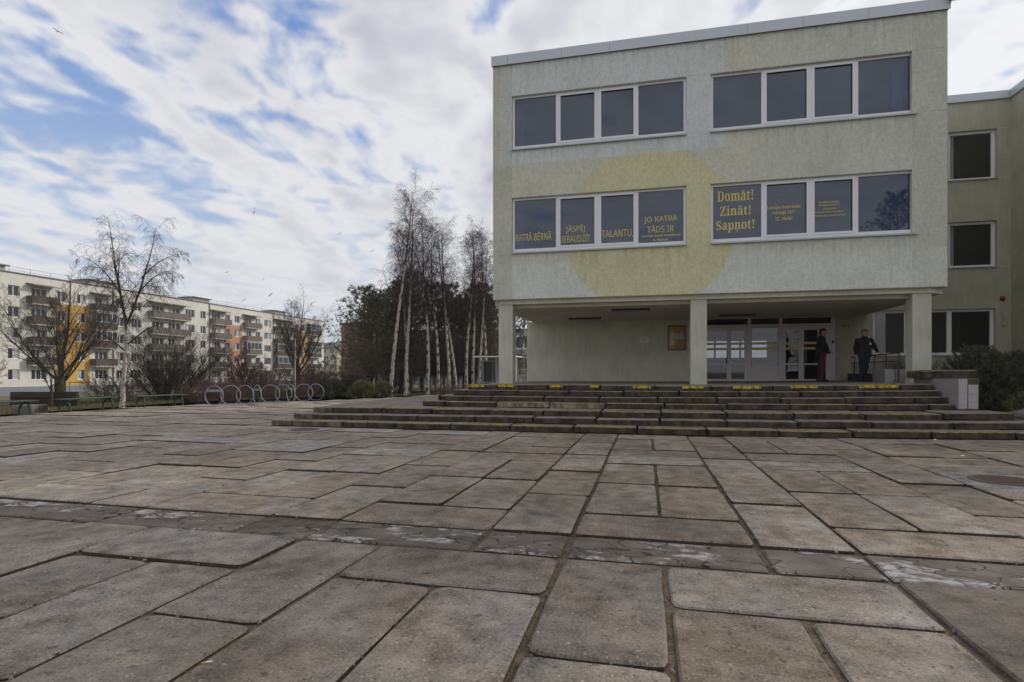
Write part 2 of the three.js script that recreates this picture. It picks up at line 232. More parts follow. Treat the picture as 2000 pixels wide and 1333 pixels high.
M.riserPale = std({ color: [0.32, 0.285, 0.235], map: T.moss, bumpMap: T.slabBump, bumpScale: 0.012 });
M.cement = std({ color: [0.62, 0.57, 0.48], map: T.moss, bumpMap: T.slabBump, bumpScale: 0.012 });
M.yellow = std({ color: [0.60, 0.43, 0.035], map: T.worn, roughness: 0.7 });
M.facade = std({ map: T.facade, color: [1, 1, 1], bumpMap: T.plasterBump, bumpScale: 0.006, roughness: 0.95 });
M.plaster = std({ map: T.plaster, color: [0.78, 0.765, 0.63], bumpMap: T.plasterBump, bumpScale: 0.006, roughness: 0.95 });
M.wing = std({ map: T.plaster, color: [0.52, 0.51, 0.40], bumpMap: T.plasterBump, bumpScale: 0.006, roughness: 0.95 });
M.column = std({ map: T.plaster, color: [0.67, 0.66, 0.565], bumpMap: T.plasterBump, bumpScale: 0.008, roughness: 0.95 });
M.soffit = std({ map: T.plaster, color: [0.80, 0.76, 0.64], roughness: 0.95 });
M.joint = std({ color: [0.62, 0.64, 0.56], roughness: 0.9 });
M.coping = std({ color: [0.50, 0.54, 0.58], roughness: 0.42, metalness: 0.35 });
M.frame = std({ color: [0.80, 0.80, 0.82], roughness: 0.4 });
M.doorFrame = std({ color: [0.66, 0.63, 0.64], roughness: 0.45 });
M.gasket = std({ color: [0.03, 0.03, 0.03], roughness: 0.6 });
M.sill = std({ color: [0.42, 0.45, 0.46], roughness: 0.4, metalness: 0.3 });
M.glass = new THREE.MeshPhysicalMaterial({ color: new THREE.Color().setRGB(0.15, 0.225, 0.40), transmission: 0.76, thickness: 0, roughness: 0, ior: 1.72 });
M.glassClear = new THREE.MeshPhysicalMaterial({ color: new THREE.Color().setRGB(0.55, 0.58, 0.62), transmission: 1, thickness: 0, roughness: 0, ior: 1.9 });
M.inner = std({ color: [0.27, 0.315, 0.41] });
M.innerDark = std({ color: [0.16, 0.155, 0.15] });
M.white = std({ color: [0.8, 0.8, 0.8], roughness: 0.5 });
M.gold = std({ color: [0.68, 0.55, 0.16], roughness: 0.5 });
M.black = std({ color: [0.02, 0.02, 0.022], roughness: 0.5 });
M.steel = std({ color: [0.27, 0.295, 0.325], roughness: 0.5, metalness: 0.4 });
M.red = std({ color: [0.30, 0.02, 0.02], roughness: 0.4 });
M.tile = std({ color: [0.29, 0.265, 0.26], roughness: 0.55 });
M.tilePale = std({ color: [0.40, 0.375, 0.375], roughness: 0.5 });
M.iron = std({ color: [0.10, 0.095, 0.09], roughness: 0.6, metalness: 0.4 });
M.rust = std({ color: [0.16, 0.10, 0.07], roughness: 0.8 });
M.paint = std({ color: [0.020, 0.058, 0.042], roughness: 0.5 });
M.bark = std({ color: [0.14, 0.125, 0.105], map: T.bark, bumpMap: T.bark, bumpScale: 0.02, roughness: 1 });
M.barkGreen = std({ color: [0.13, 0.13, 0.085], map: T.bark, bumpMap: T.bark, bumpScale: 0.02, roughness: 1 });
M.barkPine = std({ color: [0.26, 0.18, 0.14], map: T.bark, bumpMap: T.bark, bumpScale: 0.02, roughness: 1 });
M.birch = std({ color: [0.56, 0.53, 0.49], map: T.birch, roughness: 0.9 });
M.twig = std({ color: [0.085, 0.064, 0.050], roughness: 1 });
M.twigRed = std({ color: [0.105, 0.060, 0.045], roughness: 1 });
M.twigBirch = std({ color: [0.065, 0.044, 0.040], roughness: 1 });
M.deadTwig = std({ color: [0.165, 0.122, 0.098], roughness: 1 });
M.needle = std({ color: [0.115, 0.12, 0.068], roughness: 0.9 });
M.needleDark = std({ color: [0.098, 0.104, 0.062], roughness: 0.9 });
M.needleGold = std({ color: [0.15, 0.155, 0.06], roughness: 0.9 });
M.stone = std({ color: [0.34, 0.31, 0.28], map: T.slab, bumpMap: T.slabBump, bumpScale: 0.03 });

// uneven ground: the plaza rises a little to the right near the stairs, lawns fall away to the left
const lift = (x, p) => 0.0011 * Math.max(0, x + 1) ** 2 * smooth(5, 13, p) * (x > 9 ? 1 : 1);
const lawn = (x, p) => x < -20 ? -1.5 * smooth(0, 1, (-20 - x) / 59) * 0.6 - 0.6 * clamp((-20 - x) / 59) : 0;

// ------------------------------------------------------------------ ground
{
  const g = structure('ground', 'bare earth and lawn around the paved plaza');
  const mb = new MB(), xs = [-900, -400, -200, -130, -100, -79, -60, -45, -35, -28, -24, -21, -20, -15, -10, 0, 10, 20, 60, 200, 900], ps = [-900, -200, -50, -10, 0, 10, 20, 30, 40, 60, 80, 120, 200, 400, 1200];
  for (let i = 0; i + 1 < xs.length; i++) for (let k = 0; k + 1 < ps.length; k++) { const q = (x, p) => [x, Math.max(lawn(x, p), -2.2) - 0.09, -p]; mb.quad(q(xs[i], ps[k]), q(xs[i + 1], ps[k]), q(xs[i + 1], ps[k + 1]), q(xs[i], ps[k + 1])); }
  part(g, 'grass_sheet', mb.geo(), M.grass);
}
{
  const g = structure('soil_bed', 'brown bare soil of the planted beds at the edge of the plaza');
  const mb = new MB(), edge = [[-20.55, 8], [-20.5, 14], [-20.4, 20], [-18.6, 22.5], [-16, 26.6], [-13.1, 31.5], [-12.4, 38], [-6, 40]];
  for (let i = 0; i + 1 < edge.length; i++) { const [a, b] = [edge[i], edge[i + 1]], w = [0.9, 0.8, 1.6, 3.2, 4, 5, 8, 10]; const q = (x, p, d) => [x, lawn(x, p) - 0.075 + d, -p]; mb.quad(q(a[0] + 0.4, a[1], 0), q(b[0] + 0.4, b[1], 0), q(b[0] - w[i + 1], b[1] + 1, 0.05), q(a[0] - w[i], a[1] + 1, 0.05)); mb.i.splice(-6, 6, ...[0, 2, 1, 0, 3, 2].map((k) => mb.p.length / 3 - 4 + k)); }
  for (let k = 0; k < mb.n.length; k += 3) { mb.n[k] = 0; mb.n[k + 1] = 1; mb.n[k + 2] = 0; }
  part(g, 'soil', mb.geo(), M.soil);
  const m2 = new MB(); const gx = (x, p) => 0.30 * smooth(8.1, 9.2, x) * smooth(14.6, 16.2, p) - 0.02; // mound by the wing
  for (let x = 7.9; x < 16; x += 0.45) for (let p = 14.4; p < 24.2; p += 0.45) { const q = (a, b) => [a, gx(a, b) + 0.04 * noise(a * 2, b * 2), -b]; m2.quad(q(x, p), q(x + 0.45, p), q(x + 0.45, p + 0.45), q(x, p + 0.45)); }
  part(g, 'soil', m2.geo(), M.soil);
}
// ------------------------------------------------------------------ plaza paving: 1.5 x 0.75 m slabs in a three-step bond
{
  const g = structure('plaza_paving', 'weathered concrete slabs of the plaza');
  const r = rng(41), rows = [-1.1, -0.33, 0.45, 1.22, 2.0, 2.78, 3.56, 4.32, 4.93, 5.70, 6.50, 7.31, 8.13, 8.93, 9.76, 10.58, 11.43, 12.32, 13.2]; for (let p = 14.05; p < 36; p += 0.84) rows.push(p);
  const S = 7, col = (c) => 0.13 + 0.7445 * c - 0.7445, cells = [], big = [];
  const edgeX = (p) => p < 20 ? -20.3 : p < 26 ? lerp(-20.3, -15.6, (p - 20) / 6) : lerp(-15.6, -12.9, (p - 26) / 5);
  const pieces = []; // [c0, c1, r0, r1] half-open
  const inside = (c0, c1, r0, r1) => { const x0 = col(c0), x1 = col(c1), p0 = rows[r0], p1 = rows[r1]; if (x1 > 19.6) return false; if (x0 < edgeX((p0 + p1) / 2) - 0.4) return false; if (p0 > 13.0 && x1 > -9.3) return false; return true; };
  for (let c = -30; c < 27; c++) {
    const m = ((c % 3) + 3) % 3; // 0: long slabs running away; 1,2: the pair with cross slabs
    // below the cracked strip
    if (m === 0) for (let k = 7; k > 0; k -= 2) pieces.push([c, c + 1, Math.max(0, k - 2), k]);
    if (m === 1) { pieces.push([c, c + 2, 6, 7]); for (const d of [0, 1]) pieces.push([c + d, c + d + 1, 4, 6]); pieces.push([c, c + 2, 3, 4]); for (const d of [0, 1]) pieces.push([c + d, c + d + 1, 1, 3]); pieces.push([c, c + 2, 0, 1]); }
    // above it
    const a = ((m + 1) % 3); // columns: c = 2 mod 3 long, pair (0,1)
    if (m === 2) for (let k = 8; k + 1 < rows.length; k += 2) pieces.push([c, c + 1, k, Math.min(k + 2, rows.length - 1)]);
    if (m === 0) { let k = 8, seq = [1, 2, 2, 1, 1, 2, 1, 2, 2, 1, 1, 2, 1, 2, 2, 1, 2, 1, 2], q = 0; while (k < rows.length - 2) { const n = seq[q++ % seq.length]; if (n === 1) pieces.push([c, c + 2, k, k + 1]); else for (const d of [0, 1]) pieces.push([c + d, c + d + 1, k, k + 2]); k += n; } }
  }
  // note: columns are numbered so that column 1 starts at X = 0.13
  const tone = new Map(Object.entries({ '0,9': 3, '-1,13': 4, '-1,14': 8 }));
  const items = [];
  for (const [c0, c1, r0, r1] of pieces) {
    if (!inside(c0, c1, r0, r1)) continue;
    if (c0 >= 3 && c0 <= 5 && r1 <= 7) continue; // one broad dark patch lies there
    const x0 = col(c0), x1 = col(c1), p0 = rows[r0], p1 = rows[r1]; items.push([x0, x1, p0, p1, 0]);
  }
  items.push([col(3), col(6), 2.6, 4.36, 8], [col(3), col(6), 0.4, 2.58, 8]);
  for (let c = -27; c < 24; c += 3) if (col(c) > -20.6) { items.push([col(c), col(c + 2), 4.33, 4.92, 100], [col(c + 2), col(c + 3), 4.33, 4.92, 101]); }
  const scoreOf = ([x0, x1, p0, p1]) => { const cx = (x0 + x1) / 2, cp = (p0 + p1) / 2, t = cp * Math.cos(YAW) - cx * Math.sin(YAW), l = cx * Math.cos(YAW) + cp * Math.sin(YAW); return t < 1.2 || Math.abs(l / t) > 0.95 ? 0 : 1 / t ** 3 * (x1 - x0) * (p1 - p0); };
  items.sort((a, b) => scoreOf(b) - scoreOf(a));
  // the cracked, whitened strip: own texture with stains and cracks
  const stripTex = colorTex(2048, 512, [8, 2], (u, v) => { const n = fbm(u * 24, v * 6, 4, 24), f = noise(u * 300, v * 75, 300), w = fbm(u * 10 + 4, v * 5, 5, 10, 0.6), w2 = fbm(u * 50, v * 30, 3, 50); const cr = Math.min(Math.abs(fbm(u * 9, v * 3.5 + 7, 4, 9)), Math.abs(fbm(u * 13 + 5, v * 5, 4, 13)) * 1.3); const L = 0.62 + n * 0.45 + f * 0.12, white = smooth(0.02, 0.27, w + w2 * 0.32) * clamp(0.75 + 0.9 * noise(u * 90, v * 22, 256) + f * 0.5), crack = 1 - smooth(0.006, 0.020, cr); const c = [L * 0.80, L * 0.70, L * 0.60].map((a, i) => lerp(a, [1.7, 1.75, 1.85][i] * (0.85 + w2 * 0.5), white)); return c.map((a) => 0.62 * a * (1 - 0.85 * crack)); });
  const stripBump = greyTex(2048, 512, [8, 2], (u, v) => { const cr = Math.min(Math.abs(fbm(u * 9, v * 3.5 + 7, 4, 9)), Math.abs(fbm(u * 13 + 5, v * 5, 4, 13)) * 1.3); return 0.75 + fbm(u * 80, v * 20, 4, 80, 0.65) * 0.3 - 0.6 * (1 - smooth(0.004, 0.02, cr)); });
  M.strip = std({ vertexColors: true, color: [0.40, 0.37, 0.34], map: stripTex, bumpMap: stripBump, bumpScale: 0.012 });
  const rest = [], crumbs = [];
  items.forEach(([x0, x1, p0, p1, t], i) => {
    const q = (m) => m * (0.4 + r()); const far = p0 > 9;
    const centre = x0 > -1.5 && x1 < 2.0; // wider joints down the middle of the picture
    const gx = (centre ? 0.014 : 0.005) + q(0.008), gp = 0.005 + q(0.010);
    const tx = (r() - 0.5) * 0.008, tp = -0.004 - r() * 0.010, dz = (r() - 0.35) * 0.020 - (t >= 100 ? 0.016 : 0), cx = (x0 + x1) / 2, cp = (p0 + p1) / 2;
    const zf = (x, p) => dz + (x - cx) * tx + (p - cp) * tp + lift(x, p);
    const geo = slab(x0 + gx + r() * 0.006, x1 - gx - r() * 0.006, p0 + gp, p1 - gp - r() * 0.006, zf, 0.07, { r, corner: t >= 100 ? 0.02 : p1 < 4.4 ? 0.055 : 0.035, bevel: p1 < 6 ? 0.014 : 0.01, jitter: 0.006, dirt: true });
    let mat; if (t >= 100) mat = M.strip; else if (t === 8) mat = M.slabs[8]; else { const u = r(), lightL = cx < -3.5 && r() < 0.5; mat = M.slabs[lightL ? (u < 0.5 ? 3 : u < 0.62 ? 7 : 0) : u < 0.24 ? 0 : u < 0.44 ? 1 : u < 0.62 ? 2 : u < 0.72 ? 3 : u < 0.84 ? 4 : u < 0.97 ? 5 : 6]; if (far && !lightL && r() < 0.4) mat = M.slabs[r() < 0.5 ? 2 : 5]; if (p1 < 4.5) mat = M.nearSlabs[(r() * 4) | 0]; }
    if (i < 170) { const per = 2 * (x1 - x0 + p1 - p0); for (let k = 0; k < 26; k++) { let u = r() * per, gx2, gp2; if (u < x1 - x0) { gx2 = x0 + u; gp2 = p0; } else if ((u -= x1 - x0) < p1 - p0) { gx2 = x1; gp2 = p0 + u; } else if ((u -= p1 - p0) < x1 - x0) { gx2 = x0 + u; gp2 = p1; } else { gx2 = x0; gp2 = p0 + u - (x1 - x0); } crumbs.push([gx2 + (r() - 0.5) * 0.035, gp2 + (r() - 0.5) * 0.035, r()]); } }
    if (i < 300) part(g, numbered('paving_slab'), geo, [mat, M.slabSide]); else rest.push([geo, M.slabs.indexOf(mat)]);
  });
  for (let k = 0; k < 900; k++) crumbs.push([lerp(-9, 7, r()), lerp(4.2, 5.0, r()), r() * 0.8]);
  { const geo = new THREE.IcosahedronGeometry(1, 0), im = new THREE.InstancedMesh(geo, std({ color: [1, 1, 1], roughness: 1 }), crumbs.length), m4 = new THREE.Matrix4(), qq = new THREE.Quaternion(), c = new THREE.Color(); crumbs.forEach(([x, p, s], k) => { const R = 0.0022 + 0.0075 * s ** 4, inStrip = p > 4.3 && p < 4.95; qq.setFromEuler(new THREE.Euler(r() * 6, r() * 6, r() * 6)); m4.compose(new THREE.Vector3(x, lift(x, p) + (inStrip ? -0.008 : -0.016 + r() * 0.012) + R * 0.5, -p), qq, new THREE.Vector3(R * (1 + r()), R, R * (1 + r()))); im.setMatrixAt(k, m4); const L = 0.10 + 0.2 * r() * r(); im.setColorAt(k, c.setRGB(L, L * 0.87, L * 0.72)); }); im.name = 'grit'; im.userData = { kind: 'stuff', label: 'loose grit in the joints of the paving' }; shade(im); scene.add(im); }
  const tones = new Map(); for (const [geo, k] of rest) { geo.clearGroups(); const key = Math.max(0, k); if (!tones.has(key)) tones.set(key, []); tones.get(key).push(geo); }
  const keys = [...tones.keys()], joined = mergeGeometries(keys.map((k) => mergeGeometries(tones.get(k))), true);
  const m = part(g, 'far_paving', joined, keys.map((k) => M.slabs[k])); m.userData.kind = 'stuff';
  const bed = new MB(); for (let x = -20.4; x < 19; x += 1.9) for (const [a, b] of [[-1.2, 5], [5, 9], [9, 13.4]]) { const f = (u, v) => [u, lift(u, v) - 0.022, -v]; bed.quad(f(x, a), f(x + 1.9, a), f(x + 1.9, b), f(x, b)); }
  for (let p = 13.4; p < 36; p += 1.5) { const f = (u, v) => [u, -0.028, -v]; bed.quad(f(edgeX(p), p), f(-9, p), f(-9, p + 1.5), f(edgeX(p + 1.5), p + 1.5)); }
  part(g, 'joint_bed', bed.geo(), M.dirt);
}
// ------------------------------------------------------------------ entrance stairs
const H7 = 1.04, RISE = H7 / 7, yOf = (k) => H7 - RISE * k; // k = 0 platform edge ... 6 lowest step
{
  const st = thing('entrance_steps', 'wide mossy concrete stairs with worn yellow edge stripes leading up to the school porch', 'stairs', [-0.9, 0, -13.2]);
  const r = rng(5), dyf = (x, p) => 0.0011 * Math.max(0, x + 1) ** 2;
  const L = [ // front P, left X, right X, back P (tread depth)
    [16.1, -5.13, 6.9, 0.9], [15.8, -5.5, 6.93, 0.34], [15.5, -5.85, 6.95, 0.34], [15.2, -6.2, 6.97, 0.34], [14.25, -9.05, 7.64, 1.0], [13.72, -9.32, 7.95, 0.56], [13.2, -9.6, 8.25, 0.56]];
  const starts = [0.9, 0.45, 0.1, 0.7, 0.62, 0.55, 0.55];
  const stripe = (b, x0, x1, p, y, face) => { const ragged = new MB(), n = 8; const zt = y; for (let i = 0; i < n; i++) { const a = lerp(x0, x1, i / n), c = lerp(x0, x1, (i + 1) / n); if (face) { const d0 = 0.046 + r() * 0.016; ragged.box(a, zt - 0.012 - d0 + dyf(a), -p + 0.0, c, zt - 0.012 + dyf(a), -p + 0.0035); ragged.box(a, zt - 0.012 + dyf(a), -p - 0.02, c, zt + 0.003 + dyf(a), -p + 0.0035); } else { ragged.box(a, zt - 0.014 - r() * 0.004 + dyf(a), -p + 0.0, c, zt - 0.009 + dyf(a), -p + 0.004); ragged.box(a, zt + 0.001 + dyf(a), -p - 0.045 - r() * 0.03, c, zt + 0.0035 + dyf(a), -p - 0.012); } } part(b, 'yellow_stripe', ragged.geo(), M.yellow); };
  const faceStripes = [[-5.08, -4.6], [-4.2, -3.72], [-2.9, -2.3], [-1.55, -1.1], [-0.35, 0.12], [0.95, 1.5], [2.25, 2.95], [3.65, 4.3], [5.25, 6.7]];
  L.forEach(([p, xl, xr, d], k) => {
    const y = yOf(k), th = 0.135; let x = xl; let first = true;
    while (x < xr - 0.2) {
      let w = first ? starts[k] : 1.48 + (r() - 0.5) * 0.1; if (k >= 4 && first) w = 0.62; first = false; if (xr - x - w < 0.4) w = xr - x;
      const x1 = x + w, dz = (r() - 0.5) * 0.022, tl = (r() - 0.5) * 0.012, cx = (x + x1) / 2, back = (r() - 0.5) * 0.03, pp = p + back;
      const zf = (a, b) => y + dz + (a - cx) * tl + dyf(a);
      const geo = slab(x + 0.014 + r() * 0.02, x1 - 0.014 - r() * 0.02, pp, pp + d, zf, th, { r, corner: 0.02, bevel: 0.018, jitter: 0.008, mid: 4 });
      const pale = (k === 3 && cx > -3.4 && cx < -1.2) || (k >= 4 && cx < -7.5 && r() < 0.7);
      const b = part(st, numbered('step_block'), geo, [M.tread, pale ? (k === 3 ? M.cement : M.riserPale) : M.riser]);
      if (k === 6 || k === 4 || k === 3) if (r() < 0.85 && w > 0.9) { const a = x + w * (0.05 + r() * 0.1), c = x1 - w * (0.06 + r() * 0.18); stripe(b, a, c, pp, y + dz, false); }
      if (k === 0) for (const [a, c] of faceStripes) { const m = (a + c) / 2; if (m > x && m < x1) stripe(b, Math.max(a, x + 0.03), Math.min(c, x1 - 0.03), pp - 0.006, y + dz, true); }
      x = x1;
    }
    // side returns on the left, running back beside the platform
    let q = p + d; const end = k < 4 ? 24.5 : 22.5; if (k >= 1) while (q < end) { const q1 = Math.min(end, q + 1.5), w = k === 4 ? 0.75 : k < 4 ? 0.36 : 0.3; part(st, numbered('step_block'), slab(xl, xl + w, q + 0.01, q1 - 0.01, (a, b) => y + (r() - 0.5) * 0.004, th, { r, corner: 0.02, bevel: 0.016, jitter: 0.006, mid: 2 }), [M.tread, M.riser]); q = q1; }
  });
  // landing and platform paving
  for (let x = -8.3; x < 7.4; x += 1.5) { const x1 = Math.min(x + 1.5, 7.62); part(st, numbered('landing_slab'), slab(x + 0.01, x1 - 0.01, 15.26, 16.2, (a) => yOf(4) - 0.004 + dyf(a), 0.1, { r, corner: 0.02, bevel: 0.008 }), [M.tread, M.riser]); }
  for (let x = -8.3; x < -6.3; x += 1.0) for (let p = 16.2; p < 22.4; p += 1.5) part(st, numbered('landing_slab'), slab(x + 0.01, x + 0.99, p + 0.01, p + 1.49, () => yOf(4) - 0.004, 0.1, { r, corner: 0.02, bevel: 0.008 }), [M.tread, M.riser]);
  for (let x = -5.1; x < 6.8; x += 1.5) for (let p = 17.02; p < 23.7; p += 1.35) { const x1 = Math.min(x + 1.5, 6.95); part(st, numbered('platform_slab'), slab(x + 0.006, x1 - 0.006, p + 0.006, p + 1.344, (a) => yOf(0) - 0.005 + dyf(a), 0.1, { r, corner: 0.015, bevel: 0.006, jitter: 0.002 }), [M.tread, M.riser]); }
  // the mass under the blocks, set back behind every riser
  const core = new MB(); L.forEach(([p, xl, xr], k) => { const lo = k === 6 ? -0.05 : yOf(k + 1) - 0.14; core.bp(xl + 0.05 + 0.003 * k, xr - 0.05, lo - 0.03, yOf(k) - 0.11, p + 0.06, k < 4 ? 23.9 - 0.01 * k : 22.4 + 0.01 * k); });
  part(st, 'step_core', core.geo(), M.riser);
}
// ------------------------------------------------------------------ school building
const font = await new FontLoader().loadAsync('fonts/droid/droid_sans_regular.typeface.json'), serif = await new FontLoader().loadAsync('fonts/droid/droid_serif_bold.typeface.json'), bold = await new FontLoader().loadAsync('fonts/droid/droid_sans_bold.typeface.json');
function letters(f, text, x0, x1, h0, h1, P) { // text fitted to a rectangle on a wall that faces the viewer
  const g = new THREE.ShapeGeometry(f.generateShapes(text, 1), 4); g.computeBoundingBox(); const b = g.boundingBox; const sx = (x1 - x0) / (b.max.x - b.min.x), sy = (h1 - h0) / (b.max.y - b.min.y);
  g.translate(-b.min.x, -b.min.y, 0); g.scale(sx, sy, 1); g.translate(x0, h0, -P); return g;
}
const school = thing('school_building', 'pale green plastered three storey school with a big yellow disc above an open porch', 'school', [1.6, 0, -18]);
{
  const F = 18, xs = [-4.86, -4.22, 1.53, 7.19, 8.06], hs = [3.76, 5.27, 7.03, 8.6, 10.32, 11.36];
  const W = [[-4.22, 1.18, 5.27, 7.03], [1.89, 7.19, 5.27, 7.03], [-4.22, 1.18, 8.6, 10.32], [1.89, 7.19, 8.6, 10.32]];
  const panel = (x0, x1, h0, h1) => {
    const j = 0.004, mb = new MB(), bv = 0.008, uv = (x, h) => [(x + 4.86) / 12.92, (h - 3.76) / 7.6];
    const a = [x0 + j, h0 + j], b = [x1 - j, h1 - j], z = -F; const c = (x, h, d) => [x, h, z - d];
    const o = [[a[0], a[1]], [b[0], a[1]], [b[0], b[1]], [a[0], b[1]]], n = [[a[0] + bv, a[1] + bv], [b[0] - bv, a[1] + bv], [b[0] - bv, b[1] - bv], [a[0] + bv, b[1] - bv]];
    mb.quad(...n.map((q) => c(q[0], q[1], 0)), n.map((q) => uv(...q)));
    for (let i = 0; i < 4; i++) { const k = (i + 1) % 4; mb.quad(c(...o[i], bv), c(...o[k], bv), c(...n[k], 0), c(...n[i], 0), [uv(...o[i]), uv(...o[k]), uv(...n[k]), uv(...n[i])]); mb.quad(c(...o[i], 0.3), c(...o[k], 0.3), c(...o[k], bv), c(...o[i], bv), [uv(...o[i]), uv(...o[k]), uv(...o[k]), uv(...o[i])]); }
    part(school, numbered('wall_panel'), mb.geo(), M.facade);
  };
  for (const [x0, x1] of [[xs[0], xs[1]], [xs[3], xs[4]]]) for (let k = 0; k < 5; k++) panel(x0, x1, hs[k], hs[k + 1]);
  for (const [x0, x1] of [[xs[1], xs[2]], [xs[2], xs[3]]]) for (const k of [0, 2, 4]) panel(x0, x1, hs[k], hs[k + 1]);
  for (const k of [1, 3]) { panel(1.18, 1.53, hs[k], hs[k + 1]); panel(1.53, 1.89, hs[k], hs[k + 1]); }
  // pale joint mortar just behind the panel faces
  for (const [x0, x1, h0, h1] of [[-4.228, -4.212, 3.8, 5.25], [-4.228, -4.212, 7.05, 8.58], [-4.228, -4.212, 10.34, 11.33], [1.522, 1.538, 3.8, 11.33], [7.182, 7.198, 3.8, 5.25], [7.182, 7.198, 7.05, 8.58], [7.182, 7.198, 10.34, 11.33]]) part(school, 'joint_mortar', bp(x0, x1, h0, h1, F + 0.0055, F + 0.03), M.joint);
  for (const h of [5.27, 7.03, 8.6, 10.32]) for (const [x0, x1] of [[-4.84, -4.23], [1.2, 1.87], [7.2, 8.04]]) part(school, 'joint_mortar', bp(x0, x1, h - 0.008, h + 0.008, F + 0.006, F + 0.032), M.joint);
  // body of the block: side walls, floors, roof, inner walls
  const b = new MB(); b.bp(-4.86, -4.58, 3.6, 11.36, 18.31, 24.3).bp(7.78, 8.06, 3.6, 11.36, 18.31, 24.3).bp(-4.58, 7.78, 11.1, 11.36, 18.31, 24.3); part(school, 'side_wall', b.geo(), M.plaster);
  const fl = new MB(); fl.bp(-4.58, 7.78, 3.77, 4.3, 18.31, 24.0).bp(-4.58, 7.78, 7.35, 7.7, 18.31, 24.0); part(school, 'floor', fl.geo(), M.innerDark);
  part(school, 'inner_wall', new MB().bp(-4.58, 7.78, 4.3, 11.1, 24.0, 24.28).bp(1.45, 1.6, 4.3, 7.35, 18.6, 24.0).bp(1.45, 1.6, 7.7, 11.1, 18.6, 24.0).bp(-4.57, 7.77, 11.02, 11.098, 18.32, 23.99).bp(-4.57, 7.77, 7.27, 7.348, 18.32, 23.99).geo(), M.inner);
  for (const [x, h0, h1] of [[-4.05, 8.75, 10.2], [6.95, 8.75, 10.2], [-4.08, 5.42, 6.95]]) part(school, 'curtain', new MB().bp(x - 0.1, x + 0.16, h0, h1, 18.36, 18.40).geo(), M.white);
  for (const [h, n] of [[7.22, 5], [10.97, 5]]) for (let k = 0; k < n; k++) part(school, 'ceiling_lamp', bp(-3.6 + k * 2.35, -2.3 + k * 2.35, h - 0.04, h + 0.045, 19.9, 20.05), M.white);
  // metal coping in lengths
  const cx = [-4.9, -4.35, -2.6, -1.1, 2.9, 4.4, 6.1, 8.1]; for (let k = 0; k + 1 < cx.length; k++) part(school, numbered('roof_coping'), new MB().bp(cx[k] + 0.003, cx[k + 1] - 0.003, 11.37, 11.655, 17.93, 18.4).bp(cx[k] + 0.003, cx[k + 1] - 0.003, 11.34, 11.369, 17.925, 17.945).geo(), M.coping);
  part(school, 'roof_coping', new MB().bp(-4.9, -4.55, 11.37, 11.65, 18.41, 24.3).bp(7.75, 8.1, 11.37, 11.65, 18.41, 24.3).geo(), M.coping);
  // soffit with its recessed lip, ceiling and columns
  part(school, 'soffit_lip', new MB().bp(-4.66, 7.86, 3.62, 3.755, 18.16, 18.6).geo(), M.plaster);
  part(school, 'porch_ceiling', new MB().bp(-4.66, 7.86, 3.52, 3.618, 18.45, 24.2).geo(), M.soffit);
  part(school, 'ceiling_edge', new MB().bp(-4.86, 8.06, 3.755, 3.77, 18.02, 24.2).geo(), M.plaster);
  for (const x of [-4.48, 1.56, 7.52]) part(school, numbered('column'), slab(x - 0.235, x + 0.235, 18.2, 18.67, () => 3.62, 2.62, { corner: 0.012, bevel: 0.004, jitter: 0.002, r: rng(3) }), M.column).material = [M.column, M.column];
  // porch back wall, entrance wall
  const D = 23.8;
  part(school, 'porch_wall', new MB().bp(-4.93, 1.98, 0.7, 3.53, D, D + 0.3).geo(), M.plaster);
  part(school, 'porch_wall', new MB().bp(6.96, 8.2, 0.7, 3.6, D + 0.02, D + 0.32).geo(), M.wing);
  part(school, 'hall', new MB().bp(1.9, 7.1, 0.85, 1.03, D + 0.14, D + 9).bp(1.75, 1.9, 1.0, 3.6, D + 0.3, D + 9).bp(7.1, 7.25, 1.0, 3.6, D + 0.33, D + 9).bp(1.9, 7.1, 3.52, 3.7, D + 0.32, D + 9).bp(1.9, 2.3, 1.03, 3.52, D + 9, D + 9.2).bp(6.3, 7.1, 1.03, 3.52, D + 9, D + 9.2).bp(2.3, 6.3, 1.03, 2.1, D + 9, D + 9.2).bp(2.3, 6.3, 3.2, 3.52, D + 9, D + 9.2).geo(), M.innerDark);
  part(school, 'added_hall_pane', new MB().quad([2.3, 2.1, -(D + 9.1)], [6.3, 2.1, -(D + 9.1)], [6.3, 3.2, -(D + 9.1)], [2.3, 3.2, -(D + 9.1)]).geo(), M.glassClear);
  part(school, 'added_hall_window', new MB().bp(2.3, 6.3, 2.1, 2.2, D + 9.05, D + 9.12).bp(2.3, 6.3, 3.1, 3.2, D + 9.05, D + 9.12).bp(3.6, 3.7, 2.2, 3.1, D + 9.05, D + 9.12).bp(4.9, 5.0, 2.2, 3.1, D + 9.05, D + 9.12).geo(), M.frame);  // rear window and its pane are added, to brighten the view through the doors
  // windows
  function windowBand(x0, h0, h1, words) {
    const ox = x0 + 4.22, w = 5.40, P0 = F + 0.10, P1 = F + 0.17, X = (v) => v + ox, fr = new MB();
    const edge = (a, c, e, f, p0 = P0, p1 = P1) => fr.bp(X(a), X(c), e, f, p0, p1);
    edge(-4.22, 1.18, h0, h0 + 0.125); edge(-4.22, 1.18, h1 - 0.06, h1); const v0 = h0 + 0.125, v1 = h1 - 0.06;
    edge(-4.22, -4.15, v0, v1); edge(1.11, 1.18, v0, v1); edge(-2.80, -2.70, v0, v1); edge(-1.535, -1.415, v0, v1); edge(-0.335, -0.23, v0, v1);
    const win = part(school, numbered('window'), fr.geo(), M.frame);
